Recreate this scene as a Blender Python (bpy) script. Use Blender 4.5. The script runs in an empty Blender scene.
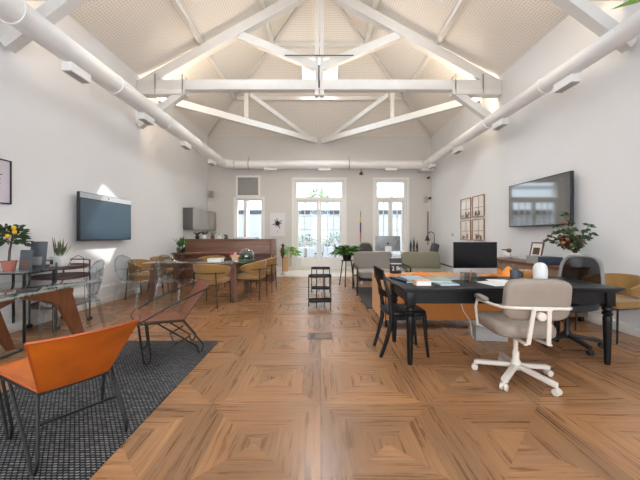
import bpy, bmesh, math, random
from mathutils import Vector, Matrix
random.seed(7)
PI = math.pi
S = bpy.context.scene
C = S.collection

# ------------------------------------------------------------------ materials
def lin(r, g, b):
    f = lambda v: (v/255/12.92) if v/255 <= 0.04045 else ((v/255+0.055)/1.055)**2.4
    return (f(r), f(g), f(b), 1)

class NT:
    def __init__(s, name):
        s.m = bpy.data.materials.new(name); s.m.use_nodes = True
        s.t = s.m.node_tree; s.t.nodes.clear()
        s.out = s.t.nodes.new('ShaderNodeOutputMaterial')
    def n(s, typ, **kw):
        nd = s.t.nodes.new(typ)
        for k, v in kw.items(): setattr(nd, k, v)
        return nd
    def l(s, a, b): s.t.links.new(a, b)
    def math(s, op, a, b=None, c=None):
        nd = s.n('ShaderNodeMath', operation=op)
        for i, v in enumerate((a, b, c)):
            if v is None: continue
            if isinstance(v, (int, float)): nd.inputs[i].default_value = v
            else: s.l(v, nd.inputs[i])
        return nd.outputs[0]
    def mix(s, fac, a, b, blend='MIX'):
        nd = s.n('ShaderNodeMix', data_type='RGBA', blend_type=blend)
        for sock, v in ((nd.inputs[0], fac), (nd.inputs[6], a), (nd.inputs[7], b)):
            if isinstance(v, (int, float)): sock.default_value = v
            elif isinstance(v, tuple): sock.default_value = v
            else: s.l(v, sock)
        return nd.outputs[2]

def mat(name, col, rough=0.5, metal=0.0, var=0.08, scale=12.0, bump=0.0, bscale=60.0, stretch=(1, 1, 1), coat=0.0, spec=0.5, sheen=0.0):
    k = NT(name)
    p = k.n('ShaderNodeBsdfPrincipled')
    tc = k.n('ShaderNodeTexCoord'); mp = k.n('ShaderNodeMapping'); mp.inputs['Scale'].default_value = stretch
    k.l(tc.outputs['Object'], mp.inputs['Vector'])
    no = k.n('ShaderNodeTexNoise'); no.inputs['Scale'].default_value = scale; no.inputs['Detail'].default_value = 4
    k.l(mp.outputs[0], no.inputs['Vector'])
    dark = tuple(c*(1-var*2) for c in col[:3])+(1,); lite = tuple(min(1, c*(1+var*2)) for c in col[:3])+(1,)
    k.l(k.mix(no.outputs[0], dark, lite), p.inputs['Base Color'])
    p.inputs['Roughness'].default_value = rough; p.inputs['Metallic'].default_value = metal
    p.inputs['Coat Weight'].default_value = coat; p.inputs['Specular IOR Level'].default_value = spec
    p.inputs['Sheen Weight'].default_value = sheen
    if bump:
        n2 = k.n('ShaderNodeTexNoise'); n2.inputs['Scale'].default_value = bscale
        k.l(mp.outputs[0], n2.inputs['Vector'])
        b = k.n('ShaderNodeBump'); b.inputs['Strength'].default_value = bump; b.inputs['Distance'].default_value = 0.01
        k.l(n2.outputs[0], b.inputs['Height']); k.l(b.outputs[0], p.inputs['Normal'])
    k.l(p.outputs[0], k.out.inputs[0])
    return k.m

def emis(name, col, st):
    k = NT(name); e = k.n('ShaderNodeEmission'); e.inputs[0].default_value = col; e.inputs[1].default_value = st
    k.l(e.outputs[0], k.out.inputs[0]); return k.m

def glass(name, tint, refl=0.12, rough=0.02, base=0.03):
    k = NT(name)
    tr = k.n('ShaderNodeBsdfTransparent'); tr.inputs[0].default_value = tint
    gl = k.n('ShaderNodeBsdfGlossy'); gl.inputs['Roughness'].default_value = rough; gl.inputs[0].default_value = (0.95, 0.97, 0.97, 1)
    lw = k.n('ShaderNodeLayerWeight'); lw.inputs[0].default_value = refl
    f = k.math('ADD', k.math('MULTIPLY', k.math('POWER', lw.outputs['Facing'], 1.9), 0.8), base)
    mx = k.n('ShaderNodeMixShader'); k.l(f, mx.inputs[0]); k.l(tr.outputs[0], mx.inputs[1]); k.l(gl.outputs[0], mx.inputs[2])
    k.l(mx.outputs[0], k.out.inputs[0]); return k.m

def wood(name, c1, c2, rough=0.45, axis='X', scale=3.0):
    st = {'X': (0.6, 9, 9), 'Y': (9, 0.6, 9), 'Z': (9, 9, 0.6)}[axis]
    k = NT(name); p = k.n('ShaderNodeBsdfPrincipled')
    tc = k.n('ShaderNodeTexCoord'); mp = k.n('ShaderNodeMapping'); mp.inputs['Scale'].default_value = st
    k.l(tc.outputs['Object'], mp.inputs['Vector'])
    no = k.n('ShaderNodeTexNoise'); no.inputs['Scale'].default_value = scale; no.inputs['Detail'].default_value = 6; no.inputs['Distortion'].default_value = 1.2
    k.l(mp.outputs[0], no.inputs['Vector'])
    cr = k.n('ShaderNodeValToRGB'); cr.color_ramp.elements[0].position = 0.3; cr.color_ramp.elements[1].position = 0.7
    cr.color_ramp.elements[0].color = c1; cr.color_ramp.elements[1].color = c2
    k.l(no.outputs[0], cr.inputs[0]); k.l(cr.outputs[0], p.inputs['Base Color'])
    p.inputs['Roughness'].default_value = rough
    k.l(p.outputs[0], k.out.inputs[0]); return k.m

def floor_material():
    T = 0.81
    k = NT('parquet_panels'); p = k.n('ShaderNodeBsdfPrincipled')
    ge = k.n('ShaderNodeNewGeometry'); sp = k.n('ShaderNodeSeparateXYZ'); k.l(ge.outputs['Position'], sp.inputs[0])
    x = k.math('DIVIDE', k.math('SUBTRACT', sp.outputs[0], 0.005), T); y = k.math('DIVIDE', k.math('SUBTRACT', sp.outputs[1], 2.187), T)
    ix = k.math('FLOOR', x); iy = k.math('FLOOR', y)
    u = k.math('SUBTRACT', k.math('FRACT', x), 0.5); v = k.math('SUBTRACT', k.math('FRACT', y), 0.5)
    a = k.math('ABSOLUTE', u); b = k.math('ABSOLUTE', v)
    gt = k.math('GREATER_THAN', a, b)
    mx = k.math('MAXIMUM', a, b)
    ringf = k.math('MULTIPLY', mx, 6.0)       # three plank rows from the centre
    ring = k.math('FLOOR', ringf)
    sgn = k.math('GREATER_THAN', k.math('ADD', k.math('MULTIPLY', gt, u), k.math('MULTIPLY', k.math('SUBTRACT', 1.0, gt), v)), 0.0)
    ident = k.math('ADD', k.math('ADD', k.math('MULTIPLY', ix, 13.7), k.math('MULTIPLY', iy, 7.3)),
                   k.math('ADD', k.math('MULTIPLY', gt, 3.1), k.math('ADD', k.math('MULTIPLY', sgn, 1.7), k.math('MULTIPLY', ring, 0.61))))
    wn = k.n('ShaderNodeTexWhiteNoise', noise_dimensions='1D'); k.l(ident, wn.inputs['W'])
    along = k.math('ADD', k.math('MULTIPLY', gt, y), k.math('MULTIPLY', k.math('SUBTRACT', 1.0, gt), x))
    cross = k.math('ADD', k.math('MULTIPLY', gt, x), k.math('MULTIPLY', k.math('SUBTRACT', 1.0, gt), y))
    cv = k.n('ShaderNodeCombineXYZ')
    k.l(k.math('MULTIPLY', along, 0.9), cv.inputs[0]); k.l(k.math('MULTIPLY', cross, 17.0), cv.inputs[1]); k.l(k.math('MULTIPLY', wn.outputs[0], 40.0), cv.inputs[2])
    n1 = k.n('ShaderNodeTexNoise'); n1.inputs['Scale'].default_value = 1.5; n1.inputs['Detail'].default_value = 9; n1.inputs['Roughness'].default_value = 0.66; n1.inputs['Distortion'].default_value = 0.7
    k.l(cv.outputs[0], n1.inputs['Vector'])
    cr = k.n('ShaderNodeValToRGB'); e = cr.color_ramp.elements
    e[0].position = 0.27; e[0].color = lin(98, 66, 45); e[1].position = 0.74; e[1].color = lin(184, 142, 104)
    m = e.new(0.42); m.color = lin(140, 100, 69); m2 = e.new(0.58); m2.color = lin(163, 120, 84)
    k.l(n1.outputs[0], cr.inputs[0])
    tone = k.math('ADD', 0.68, k.math('MULTIPLY', wn.outputs[0], 0.46))
    hs = k.n('ShaderNodeHueSaturation'); hs.inputs['Saturation'].default_value = 1.04
    k.l(tone, hs.inputs['Value']); k.l(cr.outputs[0], hs.inputs['Color'])
    # joints between panels (and fine mitre lines)
    edge = k.math('GREATER_THAN', mx, 0.4965)
    mit = k.math('LESS_THAN', k.math('ABSOLUTE', k.math('SUBTRACT', a, b)), 0.0022)
    rl = k.math('LESS_THAN', k.math('FRACT', ringf), 0.022)
    dk = k.math('MAXIMUM', k.math('MULTIPLY', edge, 0.75), k.math('MULTIPLY', k.math('MAXIMUM', mit, rl), 0.25))
    col = k.mix(dk, hs.outputs[0], (0.05, 0.028, 0.016, 1))
    k.l(col, p.inputs['Base Color'])
    k.l(k.math('ADD', 0.24, k.math('MULTIPLY', n1.outputs[0], 0.08)), p.inputs['Roughness'])
    p.inputs['Specular IOR Level'].default_value = 0.5
    k.l(p.outputs[0], k.out.inputs[0]); return k.m

def rug_material():
    k = NT('woven_rug'); p = k.n('ShaderNodeBsdfPrincipled')
    ge = k.n('ShaderNodeNewGeometry'); mp = k.n('ShaderNodeMapping'); k.l(ge.outputs['Position'], mp.inputs[0])
    br = k.n('ShaderNodeTexBrick'); br.inputs['Scale'].default_value = 1.0
    br.inputs['Brick Width'].default_value = 0.030; br.inputs['Row Height'].default_value = 0.018; br.inputs['Mortar Size'].default_value = 0.0050
    br.inputs['Color1'].default_value = lin(132, 129, 128); br.inputs['Color2'].default_value = lin(88, 86, 87); br.inputs['Mortar'].default_value = lin(24, 23, 25)
    br.inputs['Mortar Smooth'].default_value = 0.4
    k.l(mp.outputs[0], br.inputs[0])
    k.l(br.outputs['Color'], p.inputs['Base Color']); p.inputs['Roughness'].default_value = 0.95; p.inputs['Specular IOR Level'].default_value = 0.1
    bp = k.n('ShaderNodeBump'); bp.inputs['Strength'].default_value = 0.6; bp.inputs['Distance'].default_value = 0.004; bp.invert = True
    k.l(br.outputs['Fac'], bp.inputs['Height']); k.l(bp.outputs[0], p.inputs['Normal'])
    k.l(p.outputs[0], k.out.inputs[0]); return k.m

def ceiling_material():
    k = NT('perforated_ceiling_board'); p = k.n('ShaderNodeBsdfPrincipled')
    ge = k.n('ShaderNodeNewGeometry'); sp = k.n('ShaderNodeSeparateXYZ'); k.l(ge.outputs['Position'], sp.inputs[0])
    fx = k.math('SUBTRACT', k.math('FRACT', k.math('DIVIDE', sp.outputs[0], 0.045)), 0.5)
    fy = k.math('SUBTRACT', k.math('FRACT', k.math('DIVIDE', sp.outputs[1], 0.045)), 0.5)
    d = k.math('SQRT', k.math('ADD', k.math('MULTIPLY', fx, fx), k.math('MULTIPLY', fy, fy)))
    dot = k.math('LESS_THAN', d, 0.24)
    no = k.n('ShaderNodeTexNoise'); no.inputs['Scale'].default_value = 0.7; k.l(ge.outputs['Position'], no.inputs['Vector'])
    base = k.mix(no.outputs[0], lin(234, 228, 220), lin(242, 237, 230))
    k.l(k.mix(k.math('MULTIPLY', dot, 0.38), base, lin(140, 132, 124)), p.inputs['Base Color'])
    p.inputs['Roughness'].default_value = 0.85
    k.l(p.outputs[0], k.out.inputs[0]); return k.m

M = {}
M['floor'] = floor_material()
M['rug'] = rug_material()
M['ceiling'] = ceiling_material()
M['stone'] = mat('pale_stone', lin(205, 198, 188), 0.45, var=0.05, scale=5)
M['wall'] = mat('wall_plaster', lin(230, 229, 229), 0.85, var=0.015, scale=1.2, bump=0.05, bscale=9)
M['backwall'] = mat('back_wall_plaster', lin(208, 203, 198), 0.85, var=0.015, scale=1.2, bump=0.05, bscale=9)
M['trimwhite'] = mat('trim_white', lin(232, 230, 226), 0.5, var=0.01)
M['beam'] = mat('painted_timber', lin(220, 217, 213), 0.6, var=0.03, scale=5, bump=0.08, bscale=20, stretch=(1, 1, 1))
M['duct'] = mat('duct_white', lin(232, 230, 228), 0.45, var=0.02, scale=4)
M['grille'] = mat('grille_grey', lin(168, 165, 160), 0.6)
M['steel'] = mat('steel', lin(165, 166, 168), 0.32, metal=0.9, var=0.04)
M['darksteel'] = mat('dark_steel', lin(70, 70, 72), 0.4, metal=0.6)
M['black'] = mat('black_metal', lin(14, 14, 14), 0.5, var=0.1)
M['blackpaint'] = mat('black_painted_wood', lin(12, 12, 14), 0.42, var=0.15, scale=8, spec=0.35)
M['blackplastic'] = mat('black_plastic', lin(30, 31, 34), 0.5)
M['blackleather'] = mat('black_leather', lin(40, 33, 34), 0.45, bump=0.2)
M['leather'] = mat('orange_leather', lin(176, 88, 14), 0.45, var=0.2, scale=7, bump=0.12, bscale=90)
M['leather2'] = mat('cognac_leather', lin(112, 62, 34), 0.42, var=0.14, scale=7, bump=0.03, bscale=90)  # same leather as the orange one, its shading put into a browner colour
M['piping'] = mat('leather_edge', lin(158, 74, 26), 0.5, var=0.1)
M['pipingdark'] = mat('dark_leather_edge', lin(88, 46, 24), 0.5, var=0.1)  # edge darkened to go with the shaded leather
M['mustard'] = mat('mustard_fabric', lin(142, 107, 56), 0.9, var=0.14, scale=40, bump=0.15, bscale=200, sheen=0.2)
M['taupe'] = mat('taupe_leather', lin(146, 132, 120), 0.5, var=0.04, bump=0.08, bscale=120)
M['cream'] = mat('cream_metal', lin(222, 212, 200), 0.4, var=0.02)
M['greyfab'] = mat('grey_upholstery', lin(128, 120, 113), 0.9, var=0.08, scale=60, bump=0.2, bscale=200)
M['olivefab'] = mat('olive_grey_upholstery', lin(122, 116, 98), 0.9, var=0.08, scale=60, bump=0.2, bscale=200)
M['seatgrey'] = mat('seat_grey', lin(140, 132, 126), 0.9, var=0.06, scale=60)
M['walnut'] = wood('walnut', lin(88, 54, 38), lin(124, 80, 56), 0.4, 'X')
M['darkwalnut'] = wood('dark_walnut', lin(58, 36, 28), lin(84, 54, 40), 0.4, 'X')
M['walnutz'] = wood('walnut_legs', lin(92, 52, 30), lin(128, 74, 42), 0.4, 'Z')
M['redwood'] = wood('reddish_wood', lin(88, 60, 46), lin(118, 82, 64), 0.4, 'Z')
M['counter'] = wood('counter_wood', lin(92, 62, 46), lin(126, 88, 66), 0.4, 'X', 2.0)
M['greywood'] = wood('grey_brown_wood', lin(110, 88, 70), lin(140, 114, 92), 0.5, 'Z')
M['tan'] = wood('light_tan_wood', lin(196, 144, 96), lin(222, 176, 130), 0.45, 'Z', 1.5)
M['orangewood'] = mat('orange_leather_panel', lin(196, 126, 62), 0.5, var=0.08, scale=4)
M['orangetop'] = wood('orange_wood_top', lin(190, 122, 62), lin(214, 150, 88), 0.45, 'X', 1.5)
M['tableglass'] = glass('table_glass', (0.80, 0.86, 0.85, 1), 0.35, 0.0, 0.08)
M['acrylic'] = glass('clear_acrylic', (0.86, 0.88, 0.90, 1), 0.45, 0.05, 0.05)
M['windowglass'] = glass('window_glass', (0.94, 0.97, 0.98, 1), 0.2, 0.0, 0.02)
M['greenglass'] = glass('cloche_glass', (0.62, 0.72, 0.66, 1), 0.4, 0.02, 0.08)
def diffuser(name):
    k = NT(name); a = k.n('ShaderNodeBsdfTranslucent'); a.inputs[0].default_value = (0.95, 0.96, 0.97, 1); d = k.n('ShaderNodeBsdfDiffuse'); d.inputs[0].default_value = (0.9, 0.9, 0.9, 1)
    m = k.n('ShaderNodeMixShader'); m.inputs[0].default_value = 0.1; k.l(a.outputs[0], m.inputs[1]); k.l(d.outputs[0], m.inputs[2]); k.l(m.outputs[0], k.out.inputs[0]); return k.m
M['frosted'] = diffuser('frosted_skylight_glass')  # diffusing panes invented to break up sun through the side skylights
def screen(name, col, rough, spec):
    m = mat(name, col, rough, var=0.02, spec=0.5)
    next(n for n in m.node_tree.nodes if n.type == 'BSDF_PRINCIPLED').inputs['IOR'].default_value = spec
    return m
M['screen'] = screen('glossy_screen', lin(34, 38, 40), 0.06, 2.9)
M['screenblue'] = screen('matte_blue_screen', lin(50, 70, 84), 0.28, 1.6)  # blue in the base colour stands in for reflected sky
M['screenblack'] = screen('black_screen', lin(10, 11, 13), 0.2, 1.4)
M['alu'] = mat('aluminium', lin(196, 197, 200), 0.4, metal=0.35, var=0.02)
M['white'] = mat('white_ceramic', lin(228, 227, 224), 0.4, var=0.01)
M['paper'] = mat('paper', lin(236, 233, 228), 0.8, var=0.01)
M['cabgrey'] = mat('cabinet_grey_front', lin(164, 161, 156), 0.4, metal=0.0, var=0.03, scale=3)
M['cabdark'] = mat('cabinet_dark_side', lin(84, 82, 80), 0.5, var=0.04)
M['terracotta'] = mat('terracotta', lin(176, 108, 92), 0.8, var=0.08)
M['soil'] = mat('soil', lin(50, 38, 30), 0.95, var=0.2, scale=60)
M['bark'] = mat('bark', lin(92, 72, 54), 0.9, var=0.2)
M['leaf'] = mat('leaf_green', lin(70, 104, 48), 0.5, var=0.3, scale=6)
M['leafdark'] = mat('leaf_dark_green', lin(52, 74, 42), 0.5, var=0.3, scale=6)
M['leaflight'] = mat('leaf_light_green', lin(116, 168, 52), 0.5, var=0.25, scale=6)
M['leafolive'] = mat('leaf_olive', lin(92, 104, 66), 0.6, var=0.3, scale=6)
M['leafpale'] = mat('leaf_pale_green', lin(160, 180, 130), 0.6, var=0.2, scale=6)
M['lemon'] = mat('lemon_yellow', lin(226, 176, 40), 0.5, var=0.08)
M['fruit'] = mat('red_orange_fruit', lin(176, 92, 60), 0.5, var=0.15, scale=20)
M['pink'] = mat('pink_flower', lin(204, 58, 92), 0.6, var=0.15)
M['slate'] = mat('slate', lin(78, 82, 88), 0.6, var=0.18, scale=10)
M['orangecloth'] = mat('orange_cloth', lin(232, 140, 58), 0.85, var=0.2, scale=14)
M['redcloth'] = mat('orange_red_patterned_cloth', lin(224, 118, 52), 0.85, var=0.35, scale=22)
M['navy'] = mat('navy_cover', lin(44, 54, 74), 0.5)
M['paleblue'] = mat('pale_blue_cover', lin(160, 178, 186), 0.5, var=0.12)
M['palegreen'] = mat('pale_green_cover', lin(150, 176, 158), 0.5, var=0.15)
M['peach'] = mat('peach_cover', lin(232, 184, 146), 0.6, var=0.04)
M['greycover'] = mat('grey_cover', lin(150, 150, 146), 0.6, var=0.15)
M['greyplastic'] = mat('grey_plastic', lin(176, 172, 168), 0.55, var=0.03)
M['meshfab'] = glass('mesh_fabric', (0.40, 0.40, 0.41, 1), 0.05, 0.9, 0.0)
M['framegrey'] = mat('grey_frame_plastic', lin(132, 128, 126), 0.5)
M['bronze'] = mat('bronze_frame', lin(140, 104, 76), 0.4, metal=0.5)
M['mirror'] = mat('picture_glass', lin(226, 216, 204), 0.15, metal=0.15, var=0.12, scale=5)
M['led'] = emis('led_warm', (1.0, 0.82, 0.62, 1), 42)
M['ledshort'] = emis('led_warm_short', (1.0, 0.80, 0.55, 1), 170)
M['bulbdark'] = mat('lamp_black', lin(30, 28, 28), 0.4)
M['posterpaper'] = mat('poster_paper', lin(222, 218, 220), 0.6, var=0.03)
M['lilacpaper'] = mat('lilac_paper', lin(206, 198, 206), 0.6, var=0.03)
M['ink'] = mat('ink', lin(34, 32, 40), 0.7)
M['chrome'] = mat('chrome', lin(210, 210, 212), 0.12, metal=1.0, var=0.01)
M['extwall'] = mat('patio_wall', lin(208, 213, 218), 0.9, var=0.04, scale=2)
M['extgrey'] = mat('patio_grey', lin(150, 154, 160), 0.8, var=0.05)
M['aludark'] = mat('dark_aluminium', lin(140, 140, 142), 0.4, metal=0.5, var=0.03)
M['extdark'] = mat('patio_dark_grey', lin(84, 88, 96), 0.7, var=0.05)
M['patio'] = mat('patio_paving', lin(150, 148, 146), 0.8, var=0.06, scale=4)
M['awning'] = mat('orange_awning', lin(220, 116, 70), 0.8, var=0.05)
M['yellowp'] = mat('yellow_paint', lin(226, 196, 60), 0.5)
M['bluep'] = mat('blue_paint', lin(50, 66, 116), 0.5)
M['redp'] = mat('red_paint', lin(196, 66, 40), 0.5)
M['greenp'] = mat('green_paint', lin(60, 104, 64), 0.5)
M['bell'] = mat('dark_red_metal', lin(86, 30, 34), 0.5)
M['sprite_tan'] = mat('unglazed_clay', lin(206, 170, 140), 0.8)

# ------------------------------------------------------------------ mesh helpers
class MB:
    def __init__(s): s.bm = bmesh.new()
    def box(s, c, d, rot=None, bev=0.0, seg=2):
        r = bmesh.ops.create_cube(s.bm, size=1.0); vs = r['verts']
        bmesh.ops.scale(s.bm, vec=Vector(d), verts=vs)
        if bev:
            es = list({e for v in vs for e in v.link_edges})
            b = bmesh.ops.bevel(s.bm, geom=es, offset=min(bev, min(d)*0.49), segments=seg, affect='EDGES', profile=0.5)
            vs = list({v for f in b['faces'] for v in f.verts} | {v for v in vs if v.is_valid})
        mtx = Matrix.Translation(Vector(c)) @ (rot.to_4x4() if rot else Matrix.Identity(4))
        bmesh.ops.transform(s.bm, matrix=mtx, verts=vs)
        return s
    def bar(s, a, b, w, h, up=(0, 0, 1), bev=0.0):
        """rectangular bar from a to b; w across, h along 'up'"""
        a = Vector(a); b = Vector(b); d = b-a; L = d.length; x = d.normalized()
        y = Vector(up).cross(x)
        if y.length < 1e-4: y = Vector((0, 1, 0)).cross(x)
        y.normalize(); z = x.cross(y)
        R = Matrix((x, y, z)).transposed()
        return s.box((a+b)/2, (L, w, h), R, bev)
    def tube(s, pts, r, n=8, closed=False, cap=True):
        pts = [Vector(p) for p in pts]; k = len(pts)
        rs = r if isinstance(r, (list, tuple)) else [r]*k
        rings = []; prev = None
        for i, p in enumerate(pts):
            if closed: t = (pts[(i+1) % k]-pts[i-1])
            else: t = pts[min(i+1, k-1)]-pts[max(i-1, 0)]
            t.normalize()
            if prev is None:
                a = Vector((0, 0, 1)) if abs(t.z) < 0.9 else Vector((1, 0, 0))
                nx = t.cross(a).normalized()
            else:
                nx = (prev - t*prev.dot(t))
                nx = nx.normalized() if nx.length > 1e-6 else t.orthogonal().normalized()
            prev = nx; ny = t.cross(nx)
            rings.append([s.bm.verts.new(p+(nx*math.cos(2*PI*j/n)+ny*math.sin(2*PI*j/n))*rs[i]) for j in range(n)])
        m = k if closed else k-1
        for i in range(m):
            A = rings[i]; B = rings[(i+1) % k]
            for j in range(n): s.bm.faces.new((A[j], A[(j+1) % n], B[(j+1) % n], B[j]))
        if not closed and cap:
            s.bm.faces.new(rings[0][::-1]); s.bm.faces.new(rings[-1])
        return s
    def lathe(s, prof, c=(0, 0, 0), n=20, mtx=None):
        rings = []; mtx = mtx or Matrix.Identity(4); T = Matrix.Translation(Vector(c)) @ mtx
        for r, z in prof:
            if r < 1e-5: rings.append([s.bm.verts.new(T @ Vector((0, 0, z)))])
            else: rings.append([s.bm.verts.new(T @ Vector((r*math.cos(2*PI*j/n), r*math.sin(2*PI*j/n), z))) for j in range(n)])
        for A, B in zip(rings, rings[1:]):
            for j in range(n):
                q = []
                for v in (A[j % len(A)], A[(j+1) % len(A)], B[(j+1) % len(B)], B[j % len(B)]):
                    if v not in q: q.append(v)
                if len(q) > 2: s.bm.faces.new(q)
        if len(rings[0]) > 1: s.bm.faces.new(rings[0][::-1])
        if len(rings[-1]) > 1: s.bm.faces.new(rings[-1])
        return s
    def prism(s, poly, ext):
        ext = Vector(ext); a = [s.bm.verts.new(Vector(p)) for p in poly]; b = [s.bm.verts.new(Vector(p)+ext) for p in poly]; n = len(a)
        s.bm.faces.new(a[::-1]); s.bm.faces.new(b)
        for i in range(n): s.bm.faces.new((a[i], a[(i+1) % n], b[(i+1) % n], b[i]))
        return s
    def sheet(s, fn, nu, nv, th, closed_u=False):
        """thick sheet: fn(u,v)->point, thickness th along the surface normal, centred"""
        P = [[Vector(fn(i/nu, j/nv)) for j in range(nv+1)] for i in range(nu+1)]
        def nrm(i, j):
            du = P[min(i+1, nu)][j]-P[max(i-1, 0)][j]; dv = P[i][min(j+1, nv)]-P[i][max(j-1, 0)]
            n = du.cross(dv)
            return n.normalized() if n.length > 1e-9 else Vector((0, 0, 1))
        A = [[None]*(nv+1) for _ in range(nu+1)]; B = [[None]*(nv+1) for _ in range(nu+1)]
        for i in range(nu+1):
            for j in range(nv+1):
                n = nrm(i, j); A[i][j] = s.bm.verts.new(P[i][j]+n*th/2); B[i][j] = s.bm.verts.new(P[i][j]-n*th/2)
        f = s.bm.faces.new
        for i in range(nu):
            for j in range(nv):
                f((A[i][j], A[i+1][j], A[i+1][j+1], A[i][j+1])); f((B[i][j], B[i][j+1], B[i+1][j+1], B[i+1][j]))
        for i in range(nu):
            f((A[i][0], B[i][0], B[i+1][0], A[i+1][0])); f((A[i][nv], A[i+1][nv], B[i+1][nv], B[i][nv]))
        for j in range(nv):
            f((A[0][j], A[0][j+1], B[0][j+1], B[0][j])); f((A[nu][j], B[nu][j], B[nu][j+1], A[nu][j+1]))
        return s
    def blob(s, c, d, p=4.0, rot=None, nu=20, nv=12):
        """superellipsoid cushion with full sizes d"""
        e = 2.0/p; sg = lambda v: (abs(v)**e)*(1 if v >= 0 else -1)
        R = rot or Matrix.Identity(3); rings = []
        for j in range(nv+1):
            ph = -PI/2+PI*j/nv
            if j in (0, nv): rings.append([s.bm.verts.new(Vector(c)+R @ Vector((0, 0, sg(math.sin(ph))*d[2]/2)))]); continue
            rings.append([s.bm.verts.new(Vector(c)+R @ Vector((sg(math.cos(2*PI*i/nu))*sg(math.cos(ph))*d[0]/2, sg(math.sin(2*PI*i/nu))*sg(math.cos(ph))*d[1]/2, sg(math.sin(ph))*d[2]/2))) for i in range(nu)])
        for A, B in zip(rings, rings[1:]):
            for i in range(nu):
                q = []
                for v in (A[i % len(A)], A[(i+1) % len(A)], B[(i+1) % len(B)], B[i % len(B)]):
                    if v not in q: q.append(v)
                if len(q) > 2: s.bm.faces.new(q)
        return s
    def leaf(s, p, d, L, W, droop=0.2, roll=None):
        p = Vector(p); d = Vector(d).normalized(); side = d.cross(Vector((0, 0, 1)))
        side = side.normalized() if side.length > 1e-3 else Vector((1, 0, 0))
        ro = Matrix.Rotation(random.uniform(-1.3, 1.3) if roll is None else roll, 3, d); side = ro @ side; up = side.cross(d); cols = []
        for t, w in ((0, 0.08), (0.3, 0.85), (0.6, 0.9), (1.0, 0.02)):
            q = p+d*L*t-Vector((0, 0, 1))*droop*L*t*t
            cols.append((s.bm.verts.new(q-side*W/2*w+up*W*0.15*w), s.bm.verts.new(q), s.bm.verts.new(q+side*W/2*w+up*W*0.15*w)))
        for A, B in zip(cols, cols[1:]):
            s.bm.faces.new((A[0], A[1], B[1], B[0])); s.bm.faces.new((A[1], A[2], B[2], B[1]))
        return s
    def build(s, name, m, parent=None, loc=(0, 0, 0), rotz=0.0, smooth=True, ang=40):
        me = bpy.data.meshes.new(name); bmesh.ops.recalc_face_normals(s.bm, faces=s.bm.faces[:]); s.bm.to_mesh(me); s.bm.free()
        me.materials.append(m)
        if smooth:
            for f in me.polygons: f.use_smooth = True
            me.set_sharp_from_angle(angle=math.radians(ang))
        o = bpy.data.objects.new(name, me); C.objects.link(o); o.location = loc; o.rotation_euler = (0, 0, rotz)
        if parent: o.parent = parent
        return o

def tag(o, label, cat, group=None):
    o['label'] = label; o['category'] = cat
    if group: o['group'] = group
    return o
def thing(name, label, cat, loc=(0, 0, 0), rotz=0.0, group=None):
    o = bpy.data.objects.new(name, None); C.objects.link(o); o.empty_display_size = 0.1
    o.location = loc; o.rotation_euler = (0, 0, rotz); return tag(o, label, cat, group)
def struct(o): o['kind'] = 'structure'; return o
def dup(root, loc, rotz, label, group=None):
    def cp(o, par):
        c = o.copy(); C.objects.link(c); c.parent = par
        for ch in o.children: cp(ch, c)
        return c
    r = cp(root, None); r.location = loc; r.rotation_euler = (0, 0, rotz); r['label'] = label
    if group: r['group'] = group
    return r
def rad(x, y): return math.atan2(y, x)
def RX(a): return Matrix.Rotation(a, 3, 'X')
def RY(a): return Matrix.Rotation(a, 3, 'Y')
def RZ(a): return Matrix.Rotation(a, 3, 'Z')

# ------------------------------------------------------------------ camera
FL = 293.0; HZ = 1.27
cam = bpy.data.cameras.new('camera'); co = bpy.data.objects.new('camera', cam); C.objects.link(co)
co.location = (0, 0, HZ); co.rotation_euler = (PI/2, 0, 0)
cam.sensor_width = 36; cam.lens = FL/640*36; cam.shift_y = -5.5/640; cam.clip_end = 200; cam.clip_start = 0.05
S.camera = co

# ------------------------------------------------------------------ room shell
XL, XR, YB, YF, ZW, SL = -4.02, 3.98, 10.5, -2.0, 4.78, 0.56
XC = (XL+XR)/2; HW = (XR-XL)/2; RZ_ = ZW+SL*HW; YR = YB-HW
struct(MB().box((XC, (YF+8.86)/2, -0.05), (HW*2+0.4, 8.86-YF, 0.1)).build('floor', M['floor'], smooth=False))
struct(MB().box((XC, (8.86+YB+0.3)/2, -0.052), (HW*2+0.4, YB+0.3-8.86, 0.1)).build('floor_stone', M['stone'], smooth=False))
struct(MB().box((XL-0.1, (YF+YB)/2, ZW/2), (0.2, YB-YF+0.4, ZW)).build('wall_left', M['wall'], smooth=False))
struct(MB().box((XR+0.1, (YF+YB)/2, ZW/2), (0.2, YB-YF+0.4, ZW)).build('wall_right', M['wall'], smooth=False))

def wall_with_holes(name, y0, y1, x0, x1, z1, holes, m):
    xs = sorted({x0, x1} | {h[0] for h in holes} | {h[1] for h in holes}); zs = sorted({0, z1} | {h[2] for h in holes} | {h[3] for h in holes})
    b = MB()
    for xa, xb in zip(xs, xs[1:]):
        run = None
        for za, zb in list(zip(zs, zs[1:]))+[(None, None)]:
            solid = za is not None and not any(h[0] <= (xa+xb)/2 <= h[1] and h[2] <= (za+zb)/2 <= h[3] for h in holes)
            if solid: run = (run[0], zb) if run else (za, zb)
            elif run:
                b.box(((xa+xb)/2, (y0+y1)/2, (run[0]+run[1])/2), (xb-xa, abs(y1-y0), run[1]-run[0])); run = None
    return struct(b.build(name, m, smooth=False))
D1 = (-0.92, 0.86, 0.0, 3.22); W2 = (1.98, 3.10, 0.25, 3.22); W1 = (-3.02, -2.06, 0.95, 2.55); VN = (-2.95, -2.20, 2.66, 3.32)
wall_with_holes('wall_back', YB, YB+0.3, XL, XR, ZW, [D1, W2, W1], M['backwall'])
fw = [(-3.4, -1.4, 0.6, 3.6), (-0.9, 0.9, 0.6, 3.6), (1.4, 3.4, 0.6, 3.6)]
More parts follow.
